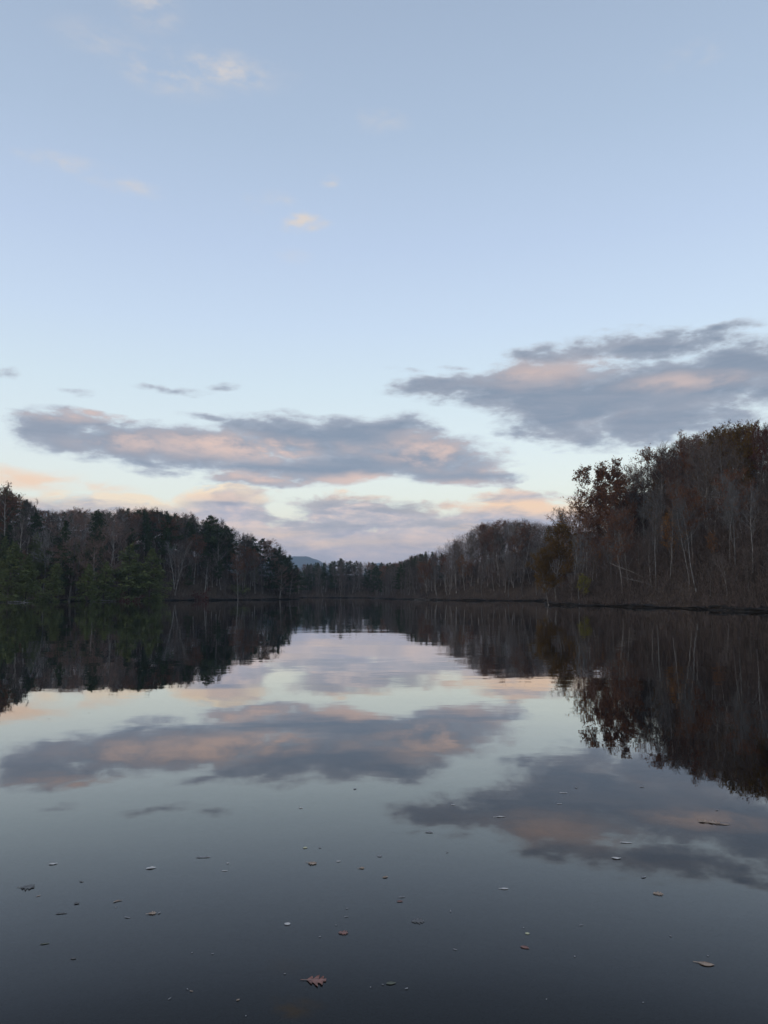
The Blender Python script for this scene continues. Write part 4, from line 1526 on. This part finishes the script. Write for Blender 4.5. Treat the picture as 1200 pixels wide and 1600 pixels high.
# far scraps that the drift has gathered in lines
for i, (px, py) in enumerate([(12, 1037), (24, 1036), (38, 1037), (52, 1036.5), (63, 1038), (75, 1037), (213, 1045), (222, 1048), (270, 1042), (138, 1049), (505, 978), (515, 978.5), (566, 961), (574, 961.5), (640, 1126), (700, 1150), (488, 1124), (340, 1121), (77, 1123), (139, 1114)]):
    F(px, py, 3.2, 'oval', 'leaf_tan', "far pale leaf afloat in a loose drift line", (px * 1.3) % 3.1, .8, False, 'drifting_leaf', 'pale leaves in far drift lines')

# brown stone under the water at the lower edge
rs = np.random.default_rng(4)
sx, sy = on_water(450, 1592)
nu, nv = 14, 9
SV = []
for j in range(nv + 1):
    for i in range(nu):
        a, b_ = i / nu * 2 * PI, j / nv * PI
        r = 1 + .10 * math.sin(3 * a + j) + .06 * math.sin(5 * a + 2) + rs.normal(0, .03)
        SV.append((.11 * r * math.sin(b_) * math.cos(a), .08 * r * math.sin(b_) * math.sin(a), .06 * r * math.cos(b_)))
I = np.arange((nv + 1) * nu).reshape(nv + 1, nu)
SQ = np.stack([I[:-1], np.roll(I, -1, 1)[:-1], np.roll(I, -1, 1)[1:], I[1:]], -1).reshape(-1, 4)
m, N, out = material('brown_stone')
b = N.n.new('ShaderNodeBsdfPrincipled')
pos = N.n.new('ShaderNodeTexCoord').outputs['Object']
N.put(b.inputs['Base Color'], N.mix(N.smooth(N.noise(pos, 30, 5, .6), .35, .65), rgb(.16, .10, .05), rgb(.42, .30, .17)))
b.inputs['Roughness'].default_value = .8
N.l.new(b.outputs[0], out.inputs['Surface'])
st_ = link('submerged_stone', mesh_of('submerged_stone', SV, SQ, mats=[m], smooth=True))
st_.location = (sx, sy, -.075)
tag(st_, "brown stone showing dimly under the water at the lower edge", 'stone')

# driftwood and fallen trunks
def log(px, dist, length, r, angle, tilt, label, mat='pale_bark', lift=.15):
    x, y, z = spot(px, dist)
    bd = Builder()
    K = 7
    P = np.stack([np.linspace(-.5, .5, K) * length, .04 * length * np.sin(np.linspace(0, 3, K)), .03 * length * np.sin(np.linspace(0, 5, K))], 1)
    rr = np.linspace(r, r * .45, K)
    bd.tubes(P[:-1], P[1:], rr[:-1], rr[1:], 8)
    o = bpy.data.objects.new('fallen_log', None)
    C.objects.link(o)
    o.location = (x, y, max(z, 0) + lift)
    o.rotation_euler = (0, -tilt, angle)
    tag(o, label, 'log')
    link('trunk', bd.mesh('log_trunk', [M[mat]]), o)
    for k in range(4):
        b2 = Builder()
        i = 2 + k % 4
        dv = np.array([.8, (-1)**k * .7, .5 + .2 * k])
        dv = dv / np.linalg.norm(dv) * length * (.14 + .04 * k)
        b2.tubes([P[i]], [P[i] + dv], [rr[i] * .5], [rr[i] * .12], 5)
        link('branch', b2.mesh('log_branch', [M[mat]]), o)


log(30, 219.5, 5.5, .22, .15, 0, "pale driftwood log lying at the waterline below yellow-green cedar", lift=.1)
log(163, 241, 7, .16, .5, .05, "grey fallen branch at left bank's waterline below drooping cedar", 'bark', .2)
log(660, 284, 6, .13, .2, .04, "fallen trunk at the thin end of middle hill's shore", 'bark', .2)
log(1000, 142, 7, .10, 2.3, .34, "fallen trunk propped diagonally low on the steep hill left of straight pale trunk", 'bark', 2.2)
log(985, 150, 8, .09, 2.6, .5, "thin dead trunk leaning left on the slope under broad russet oak", 'bark', 2.4)

# ------------------------------------------------------------------ haze
def make_haze(density):
    lo, hi = (-8200, -6900, -4.2), (8200, 8200, 340)
    v = [(x, y, z) for x in (lo[0], hi[0]) for y in (lo[1], hi[1]) for z in (lo[2], hi[2])]
    f = [(0, 1, 3, 2), (4, 6, 7, 5), (0, 4, 5, 1), (2, 3, 7, 6), (0, 2, 6, 4), (1, 5, 7, 3)]
    m, N, out = material('air')
    p = N.n.new('ShaderNodeVolumePrincipled')
    p.inputs['Color'].default_value = (.64, .81, 1.0, 1)
    p.inputs['Anisotropy'].default_value = 0.5
    p.inputs['Density'].default_value = density
    N.l.new(p.outputs[0], out.inputs['Volume'])
    link('haze', mesh_of('haze', v, f, mats=[m]), kind='stuff')


make_haze(1.4e-4)
